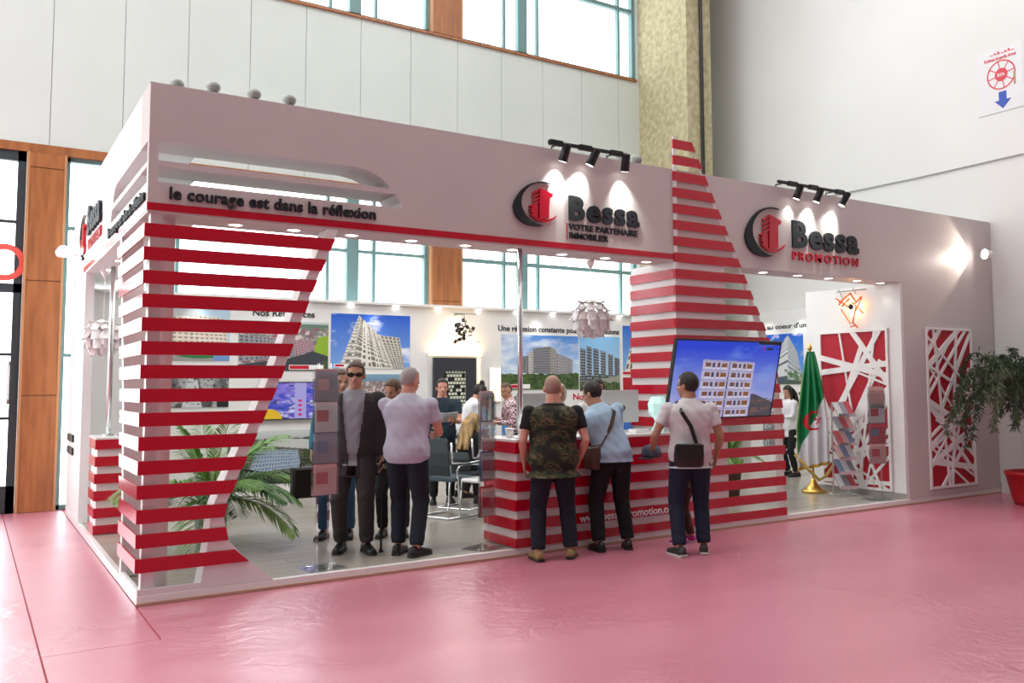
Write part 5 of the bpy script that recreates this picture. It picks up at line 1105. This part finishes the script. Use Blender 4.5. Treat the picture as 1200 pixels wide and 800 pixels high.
# ------------------------------------------------------------------ flag
fx, fy = 9.05, 1.30
fg = thing('flag', 'green and white flag with red crescent and star on a gilt pole', 'flag', (fx, fy, FLR))
MB().lathe([(.17, 0), (.17, .03), (.13, .05), (.07, .10), (.045, .16), (.025, .2)], (fx, fy, FLR), 24).go('flag_base', BRASS, fg, True)
MB().tube([(fx, fy, FLR+.18), (fx, fy, 2.12)], .016, 10).go('flag_pole', BRASS, fg); MB().lathe([(.016, 0), (.035, .03), (.03, .06), (.012, .09), (.001, .15)], (fx, fy, 2.11), 12).go('finial', BRASS, fg, True)
nu, nv = 90, 110; U_, V_ = np.meshgrid(np.linspace(0, 1, nu+1), np.linspace(0, 1, nv+1))
bw = .05+.19*np.clip(V_*1.6, 0, 1)**.8; ang_ = (U_-.5)*2; fold = np.sin(U_*PI*7+V_*1.2)*.035*np.clip(V_*2.5, .15, 1)
vr = np.array([.559, -.829, 0]); vr = np.array([.829, -.559, 0]); vd = np.array([-.559, -.829, 0])
Pz = 2.10-V_*1.62-.20*(np.abs(ang_)**1.5)*0-.10*np.clip(V_, 0, 1)*(1-U_); PX = fx+vr[0]*ang_*bw+vd[0]*(.03+fold+.05*np.cos(ang_*1.4)*V_); PY = fy+vr[1]*ang_*bw+vd[1]*(.03+fold+.05*np.cos(ang_*1.4)*V_)
Vv = np.stack([PX, PY, Pz], -1).reshape(-1, 3); ii = np.arange(nv)[:, None]*(nu+1)+np.arange(nu)[None, :]; Ff = np.stack([ii, ii+1, ii+nu+2, ii+nu+1], -1).reshape(-1, 4)
fo = link('flag_cloth', Vv.tolist(), Ff.tolist(), PRINT, fg, True)
uc = (U_[:-1, :-1]+.5/nu); vc_ = (V_[:-1, :-1]+.5/nv); col = np.ones((nv, nu, 3))*lin((225, 226, 232)); bnd = .62-.10*0 + (uc-.5)*-.50
gm = vc_ < bnd; col[gm] = lin((14, 122, 70)); e1 = ((uc-.52)/.30)**2+((vc_-.60)/.085)**2 < 1; e2 = ((uc-.60)/.26)**2+((vc_-.60)/.066)**2 < 1; col[e1 & ~e2] = lin((205, 20, 45))
tt = np.arctan2(vc_-.60, (uc-.66)*.30); rr_ = np.hypot((uc-.66)*.30, (vc_-.60)); st = rr_ < .040*(.62+.38*np.cos(5*(tt+PI/2))); col[st] = lin((205, 20, 45))
col[(vc_ > .975) | (uc < .015)] = lin((205, 165, 60))
at = fo.data.attributes.new('print', 'FLOAT_COLOR', 'CORNER'); cc_ = np.concatenate([col.reshape(-1, 3), np.ones((nu*nv, 1))], 1); at.data.foreach_set('color', np.repeat(cc_, 4, axis=0).astype(np.float32).ravel())
sm = fo.modifiers.new('t', 'SOLIDIFY'); sm.thickness = .004
fr_ = MB().tube([(fx-.24, fy+.12, .62), (fx-.14, fy-.05, .40), (fx-.02, fy-.12, .26), (fx+.10, fy-.16, .32), (fx+.22, fy-.22, .50)], .024).go('gold_fringe', mat('gold_fringe', (.60, .42, .12), .6, bump=(60, 1, ONE)), fg)

# ------------------------------------------------------------------ plants
LEAFM = [mat('palm_leaf_%s' % n, c, .45, spec=.4) for n, c in (('dark', (.05, .14, .03)), ('mid', (.12, .26, .05)), ('light', (.26, .40, .11)))]
def palm(label, loc, n, L_, seed, pot_m, pot_h=.34, el=(10, 75)):
    r = random.Random(seed); t = thing('potted_palm', label, 'plant', loc); x0, y0, z0 = loc
    MB().lathe([(.12, 0), (.17, pot_h), (.185, pot_h), (.185, pot_h+.03), (.15, pot_h+.03), (.14, pot_h-.03)], loc, 20).go('pot', pot_m, t, True)
    MB().lathe([(.14, pot_h-.03), (.001, pot_h-.02)], loc, 16).go('soil', mat('soil', (.04, .025, .015), .95), t)
    for i in range(n):
        az = i*2.4+r.uniform(-.2, .2); e = math.radians(r.uniform(*el)); d = Vector((math.cos(az), math.sin(az), 0)); LL = L_*r.uniform(.75, 1.1); pts = []
        p = Vector((x0, y0, z0+pot_h)); v = (d*math.cos(e)+Vector((0, 0, 1))*math.sin(e)); v0 = v.copy(); ns = 14
        for k in range(ns+1):
            pts.append(p.copy()); p = p+v*(LL/ns); v = (v+Vector((0, 0, -.085-.03*math.cos(e)))).normalized()
        fr0 = MB().tube(pts, [.010*(1-.8*k/ns) for k in range(ns+1)], 5).go('frond', LEAFM[1], t)
        B = MB()
        for k in range(4, ns*3+1):
            u = k/(ns*3); j = min(int(u*ns), ns-1); q = pts[j].lerp(pts[j+1], u*ns-j) if j < ns else pts[-1]; tg = (pts[j+1]-pts[j]).normalized(); sdv = tg.cross(Vector((0, 0, 1))).normalized()
            ll = LL*.36*math.sin(PI*(.12+.86*u))**.6*r.uniform(.85, 1.1)
            for sg_ in (-1, 1):
                dr = (tg*.75+sdv*sg_*.8+Vector((0, 0, r.uniform(-.05, .18)))).normalized(); w = .011; b1 = q+dr*ll*.5; b2 = q+dr*ll+Vector((0, 0, -ll*.28)); nn = dr.cross(Vector((0, 0, 1))).normalized()
                B.add([tuple(q-nn*w*.5), tuple(q+nn*w*.5), tuple(b1+nn*w), tuple(b1-nn*w), tuple(b2), tuple(b1+Vector((0, 0, .006)))], [(0, 1, 2, 5), (0, 5, 3), (5, 2, 4), (3, 5, 4)])
        o = B.go('leaflets', LEAFM[i % 3 if i % 4 else 1], fr0); o.location = (0, 0, 0); o['kind'] = 'stuff'
    return t
POTW = mat('silver_pot', (.45, .48, .50), .35, metal=.4)
palm('large potted palm with arching fronds behind the slatted corner screen', (0.92, 1.85, FLR), 20, 1.0, 5, POTW, .42, (20, 80))
palm('small potted palm behind the right end of the tower slats', (7.6, 1.5, FLR), 9, .55, 8, mat('brown_pot', (.10, .06, .04), .5), .5, (30, 80))
palm('second small potted palm deeper behind the tower slats', (7.35, 2.3, FLR), 9, .5, 12, mat('dark_pot', (.04, .04, .05), .5), .75, (30, 80))
# weeping tree in a red planter
px_, py_ = 10.79, -.95
pt = thing('weeping_tree', 'weeping narrow-leaved tree in a round red planter at the right edge', 'plant', (px_, py_, 0))
MB().lathe([(.22, 0), (.245, .05), (.33, .40), (.345, .40), (.345, .44), (.30, .44), (.29, .37)], (px_, py_, 0), 32).go('planter', mat('red_planter', (.46, .012, .02), .3), pt, True)
MB().lathe([(.30, .37), (.001, .38)], (px_, py_, 0), 20).go('soil', mat('bark_soil', (.09, .05, .03), .95), pt)
MB().tube([(px_-.03, py_, .36), (px_-.06, py_, .62), (px_+.0, py_+.02, .95), (px_-.02, py_, 1.35), (px_+.02, py_, 1.75)], [.045, .035, .032, .028, .02], 9).tube([(px_-.04, py_+.05, .36), (px_+.03, py_+.04, .7), (px_-.04, py_-.02, 1.0), (px_+.06, py_, 1.5)], [.035, .028, .026, .018], 8).go('trunk', mat('brown_bark', (.17, .08, .035), .8, bump=(20, .8, (1, 1, .3))), pt, True)
r = random.Random(21); WL = [mat('willow_leaf_%d' % i, c, .5) for i, c in enumerate(((.035, .062, .030), (.060, .095, .045), (.10, .135, .075)))]
for i in range(64):
    az = i*2.399; out = r.uniform(.18, 1.25)**.9*.95; top = r.uniform(1.45, 2.1)-.12*out; d = Vector((math.cos(az), math.sin(az), 0)); pts = []
    drop = r.uniform(.35, .85)*(.5+out*.42)
    for k in range(11):
        u = k/10; rr0 = out*(1-(1-u)**2.2); zz_ = 1.35+(top-1.35)*math.sin(min(1, u*2.0)*PI/2)+.25*math.sin(PI*min(1, u*1.3))*.5-drop*max(0, u-.42)**1.25*1.7; pts.append(Vector((px_, py_, zz_))+d*rr0+Vector((r.uniform(-.02, .02), r.uniform(-.02, .02), 0)))
    if max(p.x for p in pts) > XR-.06:
        for p in pts: p.x = min(p.x, XR-.08-.02*r.random())
    for p in pts: p.y = min(p.y, -.10)
    b0 = MB().tube(pts, [.007*(1-.8*k/10) for k in range(11)], 4).go('branch', WL[1], pt); B = MB()
    for k in range(210):
        u = r.uniform(.18, 1)*10; j = min(int(u), 9); q = pts[j].lerp(pts[j+1], u-j); dr = Vector((r.gauss(0, .5), r.gauss(0, .5), -.55+r.gauss(0, .35))).normalized(); ll = r.uniform(.07, .13); nn = dr.cross(Vector((r.random(), r.random(), r.random()))).normalized()*.0075
        if q.x > XR-.2: dr.x = -abs(dr.x)
        if q.y > -.22: dr.y = -abs(dr.y)
        m1 = q+dr*ll*.5; B.add([tuple(q), tuple(m1+nn), tuple(q+dr*ll), tuple(m1-nn)], [(0, 1, 2, 3)])
    o = B.go('leaves', WL[i % 3], b0); o['kind'] = 'stuff'
